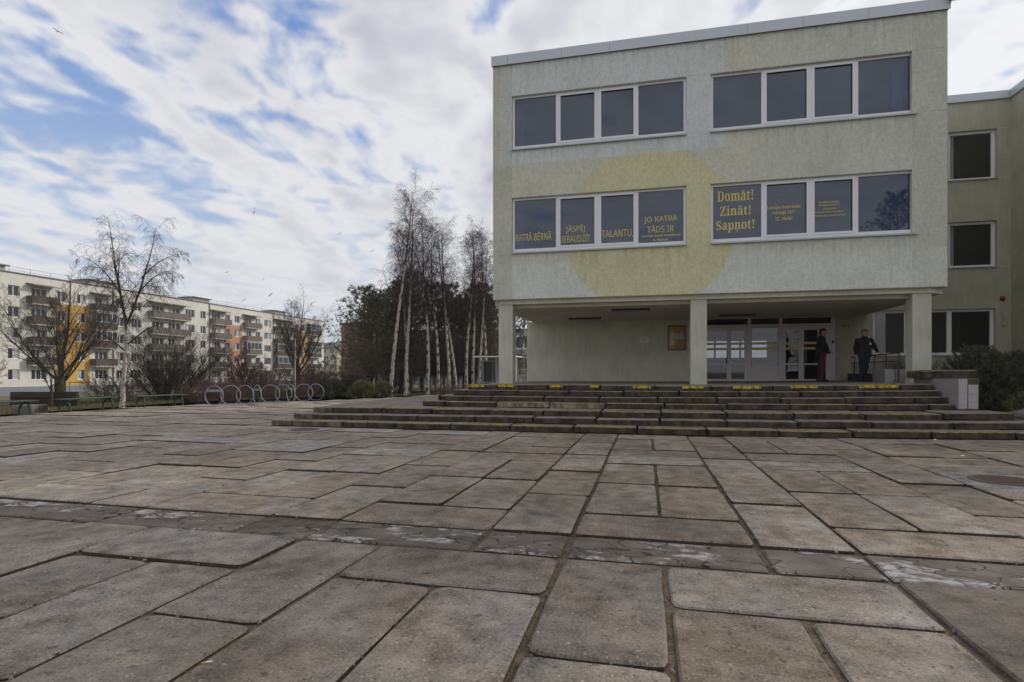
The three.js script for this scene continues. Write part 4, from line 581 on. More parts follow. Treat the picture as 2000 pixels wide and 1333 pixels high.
// ------------------------------------------------------------------ buildings beyond
function aptBuilding() {
  const A = -79, base = -1.6, roof = 14.15, t = thing('apartment_block', 'long pale five storey apartment block with yellow and salmon painted bays and ribbed balconies', 'apartment block', [A, base, -85]);
  const rowsY = [0.43, 3.13, 5.83, 8.53, 11.23], WH = 1.37;
  const cols = [[43.2, 44.6], [47.2, 49.4, 1], [51.4, 53.2], [56.2, 57.6], [59.05, 61.05, 1], [62.5, 63.7], [65.3, 66.6], [68.0, 70.1, 1], [71.5, 72.9], [74.1, 76.0], [78.0, 80.4, 1], [81.3, 83.8, 1], [85.0, 87.1], [88.5, 89.8], [91.2, 93.5, 1], [94.8, 96.1], [97.4, 98.8], [100.0, 102.3, 1], [103.6, 105.0], [106.4, 108.6], [110.0, 112.2, 1], [112.9, 115.7, 1], [117.1, 118.5], [119.7, 121.2], [122.2, 124.8, 1]];
  const wallM = std({ color: [0.70, 0.685, 0.64], map: T.flat, roughness: 0.95 }), plinthM = std({ color: [0.22, 0.25, 0.31], map: T.flat }), grey = std({ color: [0.40, 0.40, 0.39], map: T.flat }), yellow = std({ color: [0.58, 0.36, 0.10], map: T.flat }), salmon = std({ color: [0.50, 0.27, 0.19], map: T.flat }), paneM = std({ color: [0.035, 0.042, 0.05], roughness: 0.06 }), paneL = std({ color: [0.42, 0.43, 0.42], roughness: 0.2 }), balM = std({ color: [0.185, 0.158, 0.13], roughness: 0.9 }), balD = std({ color: [0.11, 0.085, 0.07], roughness: 0.9 }), slabM = std({ color: [0.40, 0.38, 0.35] });
  const quadX = (mb, x, p0, p1, h0, h1) => mb.quad([x, h0, -p0], [x, h0, -p1], [x, h1, -p1], [x, h1, -p0]);
  // facade as strips between the openings
  const strip = (mb, x, p0, p1, h0, h1) => { // with holes
    const inCols = cols.filter((c) => c[1] > p0 && c[0] < p1), ys = [h0]; let bandStart = h0;
    for (const s of rowsY) { if (s + WH <= h0 || s >= h1) continue; quadX(mb, x, p0, p1, bandStart, s); let p = p0; for (const c of inCols) { quadX(mb, x, p, c[0], s, s + WH); p = c[1]; } quadX(mb, x, p, p1, s, s + WH); bandStart = s + WH; }
    quadX(mb, x, p0, p1, bandStart, h1);
  };
  const w = new MB(); strip(w, A, 40, 129.4, -0.45, roof);
  quadX(w, A - 12, 40, 129.4, base, roof); w.quad([A, base, -129.4], [A - 12, base, -129.4], [A - 12, roof, -129.4], [A, roof, -129.4]).quad([A - 12, base, -40], [A, base, -40], [A, roof, -40], [A - 12, roof, -40]).quad([A, roof, -40], [A, roof, -129.4], [A - 12, roof, -129.4], [A - 12, roof, -40]);
  for (const s of rowsY) for (const c of cols) { const d = 0.22; w.quad([A, s, -c[0]], [A, s, -c[1]], [A - d, s, -c[1]], [A - d, s, -c[0]]).quad([A, s + WH, -c[1]], [A, s + WH, -c[0]], [A - d, s + WH, -c[0]], [A - d, s + WH, -c[1]]).quad([A, s, -c[0]], [A - d, s, -c[0]], [A - d, s + WH, -c[0]], [A, s + WH, -c[0]]).quad([A - d, s, -c[1]], [A, s, -c[1]], [A, s + WH, -c[1]], [A - d, s + WH, -c[1]]); }
  part(t, 'wall', w.geo(), wallM);
  part(t, 'plinth', new MB().bp(A - 12, A + 0.06, base - 0.4, -0.45, 40, 129.4).geo(), plinthM);
  for (const [p0, p1, m, l, h1] of [[62.1, 67.2, yellow, 'yellow painted bay at the left', 10.95], [94.42, 99.5, salmon, 'salmon painted bay in the middle', 10.7], [116.8, 122, yellow, 'yellow painted bay at the right', 10.9]]) { const mb = new MB(); strip(mb, A + 0.012, p0, p1, -0.43, h1); part(t, 'painted_bay', mb.geo(), m, l); }
  const r = rng(77);
  rowsY.forEach((s, k) => cols.forEach((c) => {
    const x = A - 0.16, fr = new MB(), f = 0.075; fr.bp(x - 0.05, x, s, s + f, c[0], c[1]).bp(x - 0.05, x, s + WH - f, s + WH, c[0], c[1]).bp(x - 0.05, x, s + f, s + WH - f, c[0], c[0] + f).bp(x - 0.05, x, s + f, s + WH - f, c[1] - f, c[1]); const n = c[1] - c[0] > 1.9 ? 3 : 2; for (let q = 1; q < n; q++) { const p = lerp(c[0], c[1], q / n); fr.bp(x - 0.05, x, s + f, s + WH - f, p - f / 2, p + f / 2); }
    fr.bp(A - 0.2, A + 0.05, s - 0.05, s - 0.005, c[0] - 0.05, c[1] + 0.05);
    const win = part(t, numbered('window'), fr.geo(), M.frame), pn = new MB(); quadX(pn, x - 0.03, c[0], c[1], s, s + WH); part(win, 'pane', pn.geo(), paneM);
    if (r() < 0.45) { const cu = new MB(), a = r() < 0.5; quadX(cu, x - 0.027, a ? c[0] : lerp(c[0], c[1], 0.55), a ? lerp(c[0], c[1], 0.45) : c[1], s + 0.05, s + WH - 0.05); part(win, 'curtain', cu.geo(), paneL); }
  }));
  const bal = [[46.8, 50.8], [58.4, 62.0], [67.2, 70.7], [77.1, 85.1], [90.85, 95.2], [99.6, 104.1], [109.5, 116.7], [122.0, 126.6]];
  for (const [p0, p1] of bal) {
    for (let k = 1; k < 5; k++) { const y = rowsY[k] - 0.75, d = 1.15, sl = part(t, numbered('balcony'), bp(A, A + d, y - 0.16, y, p0, p1), slabM), pa = new MB(); pa.bp(A + d - 0.05, A + d, y + 0.06, y + 1.0, p0, p1).bp(A + 0.02, A + d - 0.051, y + 0.06, y + 1.0, p0, p0 + 0.05).bp(A + 0.02, A + d - 0.051, y + 0.06, y + 1.0, p1 - 0.05, p1); for (let p = p0 + 0.1; p < p1; p += 0.22) pa.bp(A + d, A + d + 0.025, y + 0.08, y + 0.98, p, p + 0.09); pa.bp(A + d - 0.06, A + d + 0.035, y + 1.0, y + 1.04, p0 - 0.02, p1 + 0.02); part(sl, 'parapet', pa.geo(), p0 < 72 || p0 > 105 ? balD : balM); if (r() < 0.2) { const gl = new MB(), x2 = A + d - 0.03, f0 = y + 1.045, f1 = y + 2.45; gl.bp(x2 - 0.03, x2, f1 - 0.06, f1, p0, p1).bp(x2 - 0.03, x2, f0, f0 + 0.05, p0, p1); for (let q = 0; q < 5; q++) gl.bp(x2 - 0.031, x2 + 0.001, f0 + 0.05, f1 - 0.06, lerp(p0, p1 - 0.06, q / 4), lerp(p0, p1 - 0.06, q / 4) + 0.06); part(sl, 'glazing_frame', gl.geo(), M.frame); const pn = new MB(); quadX(pn, x2 - 0.015, p0, p1, f0, f1); part(sl, 'pane', pn.geo(), paneM); } }
    const ca = new MB(), y = 12.95; ca.quad([A, y + 0.25, -p0], [A + 1.3, y - 0.08, -p0], [A + 1.3, y - 0.08, -p1], [A, y + 0.25, -p1]).quad([A, y + 0.19, -p1], [A + 1.3, y - 0.14, -p1], [A + 1.3, y - 0.14, -p0], [A, y + 0.19, -p0]).quad([A + 1.3, y - 0.14, -p0], [A + 1.3, y - 0.14, -p1], [A + 1.3, y - 0.08, -p1], [A + 1.3, y - 0.08, -p0]).quad([A, y + 0.19, -p0], [A + 1.3, y - 0.14, -p0], [A + 1.3, y - 0.08, -p0], [A, y + 0.25, -p0]); part(t, 'canopy', ca.geo(), balM);
  }
  for (const p of [70.9, 90.6, 109.3, 126.7]) part(t, 'downpipe', new MB().rod([A + 0.1, -1.4, -p], [A + 0.1, roof - 0.05, -p], 0.075, 8).geo(), M.rust);
  part(t, 'roof_edge', new MB().bp(A - 0.3, A + 0.12, roof, roof + 0.16, 39.9, 129.5).geo(), M.iron);
  for (const p of [53, 68.5, 88.5, 112]) { const mb = new MB(); mb.bp(A - 4.4, A - 1.6, roof + 0.02, roof + 1.0, p, p + 4); const h = part(t, 'stair_head', mb.geo(), grey); part(h, 'lid', new MB().bp(A - 4.7, A - 1.2, roof + 1.001, roof + 1.14, p - 0.4, p + 4.3).geo(), M.iron); }
  const rl = new MB(); for (let p = 41; p < 129; p += 2.6) rl.rod([A - 0.4, roof, -p], [A - 0.4, roof + 0.85, -p], 0.022, 5); rl.rod([A - 0.4, roof + 0.85, -41], [A - 0.4, roof + 0.85, -129], 0.02, 5).rod([A - 0.4, roof + 0.45, -41], [A - 0.4, roof + 0.45, -129], 0.016, 5); part(t, 'roof_railing', rl.geo(), M.iron);
}
aptBuilding();
function farBlock(name, label, x0, x1, p0, p1, y0, y1, wallM, opt = {}) {
  const t = thing(name, label, opt.cat ?? 'building', [(x0 + x1) / 2, y0, -(p0 + p1) / 2]);
  part(t, 'wall', bp(x0, x1, y0, y1, p0, p1), wallM);
  const pane = std({ color: [0.04, 0.05, 0.06], roughness: 0.08 });
  for (const [a, c, e, f] of opt.windows ?? []) { const fr = new MB().bp(a - 0.1, c + 0.1, e - 0.1, e, p0 - 0.05, p0 + 0.02).bp(a - 0.1, c + 0.1, f, f + 0.1, p0 - 0.05, p0 + 0.02).bp(a - 0.1, a, e, f, p0 - 0.05, p0 + 0.02).bp(c, c + 0.1, e, f, p0 - 0.05, p0 + 0.02).bp((a + c) / 2 - 0.05, (a + c) / 2 + 0.05, e, f, p0 - 0.05, p0 + 0.02); const w = part(t, numbered('window'), fr.geo(), M.frame); part(w, 'pane', new MB().quad([a, e, -p0 + 0.012], [c, e, -p0 + 0.012], [c, f, -p0 + 0.012], [a, f, -p0 + 0.012]).geo(), pane); }
  if (opt.side) for (const [a, c, e, f] of opt.side) { const w = part(t, numbered('window'), bp(x1 - 0.02, x1 + 0.05, e - 0.08, f + 0.08, a - 0.08, c + 0.08), M.frame); part(w, 'pane', bp(x1 + 0.051, x1 + 0.06, e, f, a, c), pane); }
  if (opt.plinth) part(t, 'plinth', bp(x0 - 0.04, x1 + 0.04, y0 - 0.3, y0 + 0.8, p0 - 0.06, p1), std({ color: [0.24, 0.27, 0.31], map: T.flat }));
  part(t, 'roof', opt.hip ? (() => { const mb = new MB(), m = (p0 + p1) / 2, n = [(x0 + x1) / 2 - 2, y1 + opt.hip, -m], o = [(x0 + x1) / 2 + 2, y1 + opt.hip, -m]; const q = [[x0 - 0.5, y1, -p0 + 0.5], [x1 + 0.5, y1, -p0 + 0.5], [x1 + 0.5, y1, -p1 - 0.5], [x0 - 0.5, y1, -p1 - 0.5]]; mb.quad(q[0], q[1], o, n).quad(q[2], q[3], n, o).tri(q[1], q[2], o).tri(q[3], q[0], n); return mb.geo(); })() : bp(x0 - 0.15, x1 + 0.15, y1, y1 + 0.25, p0 - 0.15, p1 + 0.15), M.iron);
  return t;
}
{
  const wins = (x0, x1, n, rows, w, h) => { const o = []; for (const y of rows) for (let k = 0; k < n; k++) { const x = lerp(x0, x1, (k + 0.5) / n); o.push([x - w / 2, x + w / 2, y, y + h]); } return o; };
  farBlock('low_school_wing', 'long pale green two storey building half hidden behind the birches and pines', -40, -14.5, 80, 92, 0.0, 7.4, std({ color: [0.46, 0.48, 0.40], map: T.plaster }), { windows: wins(-39, -15.5, 8, [1.9, 4.9], 2.3, 1.6), plinth: true });
  farBlock('brick_building', 'red brick building with a blank gable behind the leftmost pine', -55, -48.6, 96, 130, -0.4, 10.3, std({ color: [0.50, 0.50, 0.50], map: T.brick }), { side: [[100, 104, 5.5, 8], [108, 112, 5.5, 8], [100, 104, 1.5, 4], [108, 112, 1.5, 4]] });
  farBlock('beige_house', 'beige block with a dark hipped roof right of the long apartment block', -128, -110.5, 190, 215, -2, 10.6, std({ color: [0.55, 0.47, 0.33], map: T.flat }), { windows: wins(-127, -111, 5, [0, 3, 6, 8.5], 1.6, 1.5), hip: 2.6, side: [[193, 196, 3, 5], [199, 202, 3, 5], [193, 196, 6.5, 8.5], [199, 202, 6.5, 8.5]] });
  farBlock('far_flats', 'farthest pale yellowish flats in the gap beside the brick gable', -150, -120, 255, 270, -2, 9.6, std({ color: [0.60, 0.55, 0.43], map: T.flat }), { windows: wins(-149, -121, 12, [0, 3, 6], 1.4, 1.5) });
}
// ------------------------------------------------------------------ trees
const V = (a, b, k) => [a[0] + b[0] * k, a[1] + b[1] * k, a[2] + b[2] * k];
const unit = (a) => { const l = Math.hypot(...a) || 1; return [a[0] / l, a[1] / l, a[2] / l]; };
function turnFrom(d, ang, az) { const u = unit(Math.abs(d[1]) < 0.95 ? [d[2], 0, -d[0]] : [1, 0, 0]), w = [d[1] * u[2] - d[2] * u[1], d[2] * u[0] - d[0] * u[2], d[0] * u[1] - d[1] * u[0]], c = Math.cos(ang), s = Math.sin(ang), ca = Math.cos(az), sa = Math.sin(az); return unit([d[0] * c + (u[0] * ca + w[0] * sa) * s, d[1] * c + (u[1] * ca + w[1] * sa) * s, d[2] * c + (u[2] * ca + w[2] * sa) * s]); }
// levels: array of { n, len, lenVar, ang, up, wig, segs, sides, from, taper, r } ; mbs[level] collects geometry
function grow(mbs, lv, p, d, len, rad, k, r) {
  const L = lv[k], n = L.segs, pts = [p], rs = [rad]; let q = p, dir = d;
  for (let i = 1; i <= n; i++) { dir = unit([dir[0] + (r() - 0.5) * L.wig, dir[1] + (r() - 0.5) * L.wig + L.up * (L.bend ? i / n : 1), dir[2] + (r() - 0.5) * L.wig]); q = V(q, dir, len / n); pts.push(q); rs.push(Math.max(L.min ?? 0.004, rad * (1 - (1 - (L.tip ?? 0.15)) * i / n))); }
  if (L.split) { mbs[0].tube(pts.slice(0, L.split + 1), rs.slice(0, L.split + 1), L.sides); mbs[1].tube(pts.slice(L.split), rs.slice(L.split), L.sides); } else mbs[L.mb].tube(pts, rs, L.sides);
  const N = lv[k + 1]; if (!N) return pts;
  const cnt = Math.round(N.n * (0.75 + r() * 0.5) * (N.perLen ? len / N.perLen : 1));
  for (let c = 0; c < cnt; c++) { const t = lerp(N.from, N.to ?? 1, Math.pow((c + r()) / cnt, N.bias ?? 1)), f = t * n, i = Math.min(n - 1, Math.floor(f)), u = f - i, at = pts[i].map((x, j) => lerp(x, pts[i + 1][j], u)), ax = unit([pts[i + 1][0] - pts[i][0], pts[i + 1][1] - pts[i][1], pts[i + 1][2] - pts[i][2]]); const rr = lerp(rs[i], rs[i + 1], u); const ln = (N.abs ? N.len : N.len * len) * (1 - (N.shrink ?? 0.5) * (t - N.from)) * (0.6 + r() * 0.7); grow(mbs, lv, at, turnFrom(ax, N.ang * (0.7 + r() * 0.6), c * 2.399 + r() * 1.2), ln, Math.min(rr * 0.75, Math.max(N.min ?? 0.004, (N.rk ?? 0.5) * rr)), k + 1, r); }
  return pts;
}
const TW = 0.0055;
function finish(t, mbs, names, mats) { mbs.forEach((m, i) => { if (m.p.length) part(t, names[i], m.geo(), mats[i]); }); return t; }
// weeping birch (at the origin), white trunk and drooping twigs
function birch(seed, h, label, group, o = {}) {
  const r = rng(seed), t = thing(o.name ?? 'birch_tree', label, 'birch tree', [0, 0, 0], group), mbs = [new MB(), new MB(), new MB()];
  const lv = [{ mb: 0, segs: 14, split: 9, sides: 8, wig: 0.07, up: 0.02, tip: 0.10 }, { mb: 1, n: o.n1 ?? 22, from: o.from ?? 0.38, to: 0.98, len: o.l1 ?? 0.22, ang: o.ang ?? 0.65, up: 0.05, wig: 0.16, segs: 7, sides: 5, shrink: 0.9, rk: 0.42, tip: 0.2 }, { mb: 1, n: 11, from: 0.2, len: 0.42, ang: 0.6, up: -0.10, wig: 0.25, segs: 6, sides: 3, rk: 0.5, tip: 0.35, min: TW }, { mb: 2, n: 8, from: 0.15, len: 0.75, ang: 0.7, up: -0.30, wig: 0.25, segs: 6, sides: 3, rk: 0.6, min: 0.0035, tip: 0.6 }];
  grow(mbs, lv, [0, -0.1, 0], unit([o.lean ?? 0.04, 1, (r() - 0.5) * 0.06]), h, o.r ?? h * 0.0105, 0, r);
  return finish(t, mbs, ['trunk', 'limb', 'twigs'], [M.birch, M.twigBirch, M.twigBirch]);
}
// broad bare tree with several rising limbs
function bareTree(seed, h, label, cat, o = {}) {
  const r = rng(seed), t = thing(o.name ?? 'bare_tree', label, cat, [0, 0, 0]), mbs = [new MB(), new MB(), new MB()];
  const trunkH = h * (o.trunk ?? 0.2), tr = o.r ?? 0.2; mbs[0].tube([[0, -0.15, 0], [0, trunkH * 0.3, 0], [0.02, trunkH, 0.02]], [tr * 1.35, tr * 1.05, tr], 9);
  const lv = [{ mb: 0, segs: 9, sides: 6, wig: 0.16, up: o.up ?? 0.07, tip: 0.12, min: 0.006 }, { mb: 1, n: o.n1 ?? 13, from: 0.18, len: 0.42, ang: 0.62, up: 0.06, wig: 0.22, segs: 6, sides: 4, rk: 0.5, shrink: 0.7 }, { mb: 2, n: o.n2 ?? 9, from: 0.15, len: 0.45, ang: 0.65, up: 0.04, wig: 0.3, segs: 4, sides: 3, rk: 0.55, min: TW, tip: 0.4 }, { mb: 2, n: o.n3 ?? 6, from: 0.2, len: 0.5, ang: 0.7, up: 0.03, wig: 0.3, segs: 3, sides: 3, rk: 0.6, min: 0.0035, tip: 0.5 }];
  const m = o.limbs ?? 7; for (let i = 0; i < m; i++) { const a = i / m * 6.283 + r(), sp = i === 0 ? 0.08 : (o.spread ?? 0.6) * (0.55 + r() * 0.6), d = unit([Math.cos(a) * sp, 1, Math.sin(a) * sp]); grow(mbs, lv, [0, trunkH * (0.6 + r() * 0.4), 0], d, (h - trunkH) * (i === 0 ? 0.95 : (o.ll ?? 0.72) + r() * 0.25), tr * (i === 0 ? 0.48 : (0.35 + r() * 0.2) * (o.lk ?? 0.8)), 0, r); }
  return finish(t, mbs, ['trunk', 'limb', 'twigs'], o.mats ?? [M.bark, M.twig, M.twig]);
}
// bushy shrub from many stems
function shrub(seed, h, w, label, o = {}) {
  const r = rng(seed), t = thing(o.name ?? 'bare_shrub', label, o.cat ?? 'shrub', [0, 0, 0], o.group), mbs = [new MB(), new MB()];
  const lv = [{ mb: 0, segs: 6, sides: 4, wig: 0.25, up: o.up ?? 0.03, tip: 0.2, min: 0.005 }, { mb: 1, n: o.n1 ?? 9, from: 0.15, len: 0.5, ang: 0.55, up: 0.05, wig: 0.35, segs: 4, sides: 3, rk: 0.5, min: 0.004 }, { mb: 1, n: o.n2 ?? 6, from: 0.1, len: 0.5, ang: 0.6, up: 0.04, wig: 0.35, segs: 3, sides: 3, rk: 0.6, min: 0.003, tip: 0.5 }];
  const m = o.stems ?? 16; for (let i = 0; i < m; i++) { const a = i * 2.4 + r(), rr = Math.sqrt((i + 0.5) / m), sp = rr * w / h * 0.75; grow(mbs, lv, [Math.cos(a) * rr * w * 0.12, -0.08, Math.sin(a) * rr * w * 0.12], unit([Math.cos(a) * sp, 1, Math.sin(a) * sp]), h * (0.75 + r() * 0.35), o.r ?? 0.022, 0, r); }
  return finish(t, mbs, ['stem', 'twigs'], o.mats ?? [M.twig, M.twigRed]);
}
function tuft(mb, p, d, len, n, r, spread = 0.9) { for (let i = 0; i < n; i++) { const e = turnFrom(d, spread * (0.2 + r() * 0.8), r() * 6.283), s = turnFrom(e, 1.57, r() * 6.283), l = len * (0.7 + r() * 0.6), w = len * 0.09; mb.tri(V(p, s, w), V(p, s, -w), V(p, e, l)); } }
function pine(seed, h, label, group, o = {}) {
  const r = rng(seed), t = thing('pine_tree', label, 'pine tree', [0, 0, 0], group), mbs = [new MB(), new MB(), new MB()];
  const lean = (r() - 0.5) * 0.05, tr = o.r ?? h * 0.0115, top = [lean * h, h, (r() - 0.5) * 0.4]; const pts = []; for (let i = 0; i <= 10; i++) { const u = i / 10; pts.push([lean * h * u + Math.sin(u * 5 + seed) * 0.05, -0.15 + (h + 0.15) * u, top[2] * u + Math.cos(u * 4 + seed) * 0.05]); } mbs[0].tube(pts, pts.map((_, i) => tr * (1.1 - 0.98 * i / 10)), 7);
  const whorls = Math.round((h) / 0.36), c0 = o.crown ?? 0.35;
  for (let k = 0; k < whorls; k++) { const u = lerp(0.2, 0.98, k / whorls), live = u > c0, n = live ? 4 : 6; const at = pts[Math.floor(u * 10)].map((x, j) => lerp(x, pts[Math.min(10, Math.floor(u * 10) + 1)][j], u * 10 % 1)); const prof = live ? Math.pow(Math.sin(Math.PI * clamp((u - c0) / (1 - c0) * 0.72 + 0.28)), 0.8)   : 0.85; const L = (o.w ?? h * 0.2) * prof;
    for (let b = 0; b < n; b++) { const az = b / n * 6.283 + k * 1.1 + r() * 0.7, len = L * (0.55 + r() * 0.6), d0 = unit([Math.cos(az), live ? 0.18 + (u - 0.5) * 0.7 : -0.05, Math.sin(az)]); let q = at, d = d0; const bp2 = [at], rs = [Math.max(0.008, tr * 0.28 * (1.1 - u))]; for (let s = 1; s <= 5; s++) { d = unit([d[0] + (r() - 0.5) * 0.25, d[1] + (r() - 0.5) * 0.2 + (live ? 0.05 : -0.02), d[2] + (r() - 0.5) * 0.25]); q = V(q, d, len / 5); bp2.push(q); rs.push(rs[0] * (1 - s / 5.5)); } mbs[1].tube(bp2, rs, 4);
      const m = live ? 8 : 16; for (let s = 0; s < m; s++) { const f = 0.25 + 0.75 * (s + r()) / m, i = Math.min(4, Math.floor(f * 5)), p = bp2[i].map((x, j) => lerp(x, bp2[i + 1][j], f * 5 - i)), e = turnFrom(d, 0.5 + r() * 0.5, r() * 6.283), l = len * 0.26 * (0.6 + r() * 0.8), tip = V(p, unit([e[0], e[1] + (live ? 0.25 : 0), e[2]]), l); mbs[1].tube([p, tip], [0.008, 0.005], 3); if (live) { tuft(mbs[2], tip, unit([e[0], e[1] + 0.4, e[2]]), 0.2, 9, r, 1.3); tuft(mbs[2], V(p, [tip[0] - p[0], tip[1] - p[1], tip[2] - p[2]], 0.6), e, 0.17, 5, r, 1.4); } else for (let w = 0; w < 4; w++) { const e2 = turnFrom(e, 0.6, r() * 6.28); mbs[1].tube([V(p, e, l * 0.4 * (w + 0.5)), V(V(p, e, l * 0.4 * (w + 0.5)), e2, l * 0.8)], [0.006, 0.003], 3); } }
      if (live) tuft(mbs[2], q, unit([d[0], d[1] + 0.4, d[2]]), 0.22, 14, r, 1.2);
    } }
  return finish(t, mbs, ['trunk', 'branches', 'needles'], [M.barkPine, M.deadTwig, o.needle ?? M.needle]);
}
// low spreading or conical conifer shrub
function conifer(seed, h, w, label, o = {}) {
  const r = rng(seed), t = thing(o.name ?? 'juniper_shrub', label, o.cat ?? 'conifer shrub', [0, 0, 0], o.group), mbs = [new MB(), new MB()], n = o.n ?? 260;
  for (let i = 0; i < n; i++) { const a = r() * 6.283, u = Math.pow(r(), 0.8), y = h * u, prof = o.cone ? (1 - u) * 0.95 + 0.05 : Math.sqrt(Math.max(0.02, 1 - (u * 0.98) ** 2)), lump = 0.78 + 0.42 * noise(Math.cos(a) * 1.7 + seed, Math.sin(a) * 1.7 + u * 2.2), rad = w / 2 * prof * lump * (0.55 + 0.45 * Math.sqrt(r())), p = [Math.cos(a) * rad, y * (0.9 + 0.2 * r()), Math.sin(a) * rad], s = [p[0] * 0.25, y * 0.35, p[2] * 0.25]; if (i % 3 === 0) mbs[0].tube([s, p], [0.012, 0.005], 3); const d = unit([p[0] * 0.9 + (r() - 0.5) * 0.4, 0.6 + (o.cone ? 0.3 : 0.2) + y * 0.2, p[2] * 0.9 + (r() - 0.5) * 0.4]); for (let k = 0; k < 3; k++) tuft(mbs[1], V(p, d, (k - 1) * 0.07), d, o.tuft ?? 0.16, 9, r, 1.1); }
  return finish(t, mbs, ['stem', 'foliage'], [M.twig, o.mat ?? M.needleDark]);
}
const put = (t, x, p, turn = 0, s = 1) => { t.position.set(x, gy(x, p) + 0.02, -p); t.rotation.y = turn; t.scale.setScalar(s); return t; };
// the forked birch by the benches: two rising stems on a white trunk, limbs that arch over and hang
{
  const r = rng(313), t = thing('birch_tree', 'forked birch with a white trunk and arching bare crown between the benches', 'birch tree', [0, 0, 0]), mbs = [new MB(), new MB(), new MB()];
  const trunk = [[-0.06, -0.1, 0], [0.0, 0.7, 0], [0.12, 1.5, 0.02], [0.22, 2.3, 0], [0.24, 3.05, -0.02], [0.25, 3.55, 0]]; mbs[0].tube(trunk, [0.125, 0.10, 0.09, 0.086, 0.08, 0.072], 9);
  const lim = { mb: 1, n: 9, from: 0.1, len: 0.42, ang: 0.75, up: -0.14, wig: 0.2, segs: 6, sides: 3, rk: 0.34, min: 0.0042, tip: 0.3, shrink: 0.6 }, tw = { mb: 2, n: 9, from: 0.12, len: 0.55, ang: 0.7, up: -0.30, wig: 0.3, segs: 5, sides: 3, min: 0.0032, tip: 0.6 }, tw2 = { mb: 2, n: 4, from: 0.2, len: 0.6, ang: 0.6, up: -0.28, wig: 0.3, segs: 3, sides: 3, min: 0.0028, tip: 0.6 };
  const stem = (a, d, l, rad, up, n = 12) => grow(mbs, [{ mb: 1, segs: 10, sides: 6, wig: 0.09, up, tip: 0.12, min: 0.008 }, { ...lim, n }, tw, tw2], a, unit(d), l, rad, 0, r);
  stem([0.25, 3.5, 0], [-0.26, 1, 0.1], 4.35, 0.058, 0.05, 22); stem([0.25, 3.45, 0], [0.62, 1, -0.1], 4.2, 0.055, 0.17, 20); stem([0.25, 3.5, 0], [0.10, 1, 0.3], 3.2, 0.05, 0.02);
  const arch = (a, d, l, rad) => grow(mbs, [{ mb: 1, segs: 9, sides: 5, wig: 0.08, up: -0.20, bend: true, tip: 0.14, min: 0.006 }, { ...lim, n: 12, len: 0.32, up: -0.12 }, tw, tw2], a, unit(d), l, rad * 0.78, 0, r);
  arch([0.02, 4.7, 0.1], [-0.75, 1, 0.2], 3.0, 0.045); arch([-0.15, 5.2, 0.1], [-0.6, 1, -0.3], 2.6, 0.04); arch([0.9, 4.55, 0], [1.0, 0.75, 0.1], 2.9, 0.042); arch([1.25, 5.3, 0], [0.9, 0.9, -0.3], 2.2, 0.035); arch([0.25, 2.3, 0], [-0.9, 0.85, 0.3], 2.6, 0.05); arch([0.22, 2.6, 0], [0.9, 0.8, -0.3], 2.4, 0.045); arch([0.25, 3.2, 0], [0.8, 0.9, 0.6], 2.6, 0.045); arch([0.25, 3.0, 0], [-0.7, 0.9, -0.6], 2.4, 0.045); arch([-0.05, 0.55, 0.05], [-0.75, 1, 0.1], 1.6, 0.05);
  finish(t, mbs, ['trunk', 'limb', 'twigs'], [M.birch, M.barkGreen, M.twigBirch]); put(t, -21.1, 19.4, -YAW);
}
put(bareTree(51, 6.9, 'broad bare tree with greenish fanning limbs before the yellow bay', 'bare tree', { r: 0.22, trunk: 0.2, limbs: 13, spread: 0.95, n1: 12, n2: 8, n3: 5, lk: 0.44, ll: 0.72, up: 0.07, mats: [M.barkGreen, M.barkGreen, M.twig] }), -26.9, 21.4);
put(shrub(61, 3.7, 4.6, 'tall dense multi stemmed bare shrub behind the right bench', { stems: 46, r: 0.032, n1: 14, n2: 9, mats: [M.bark, M.twig], up: 0.0 }), -26.4, 27.2);
put(bareTree(52, 2.9, 'small crooked bare tree at the left picture edge', 'bare tree', { r: 0.07, trunk: 0.25, limbs: 6, spread: 1.3, n1: 10, n2: 7, mats: [M.bark, M.twig, M.twigRed] }), -26.6, 17.6);
put(bareTree(53, 2.5, 'thin leaning bare sapling before the board wall', 'bare tree', { r: 0.05, trunk: 0.4, limbs: 4, spread: 0.6, n1: 7 }), -24.6, 19.2);
put(bareTree(54, 3.0, 'small spreading bare tree before the salmon bay', 'bare tree', { r: 0.11, trunk: 0.25, limbs: 7, spread: 1.05, n1: 11, mats: [M.bark, M.twig, M.twigRed] }), -23.4, 29.5);
put(bareTree(55, 8.0, 'dark bare tree before the right end of the apartment block', 'bare tree', { r: 0.24, trunk: 0.25, limbs: 8, spread: 0.75, n1: 11 }), -27.4, 41);
put(birch(56, 5.2, 'slender young birch behind the right bicycle stands', undefined, { r: 0.055, n1: 12, l1: 0.2 }), -17.9, 26.5);
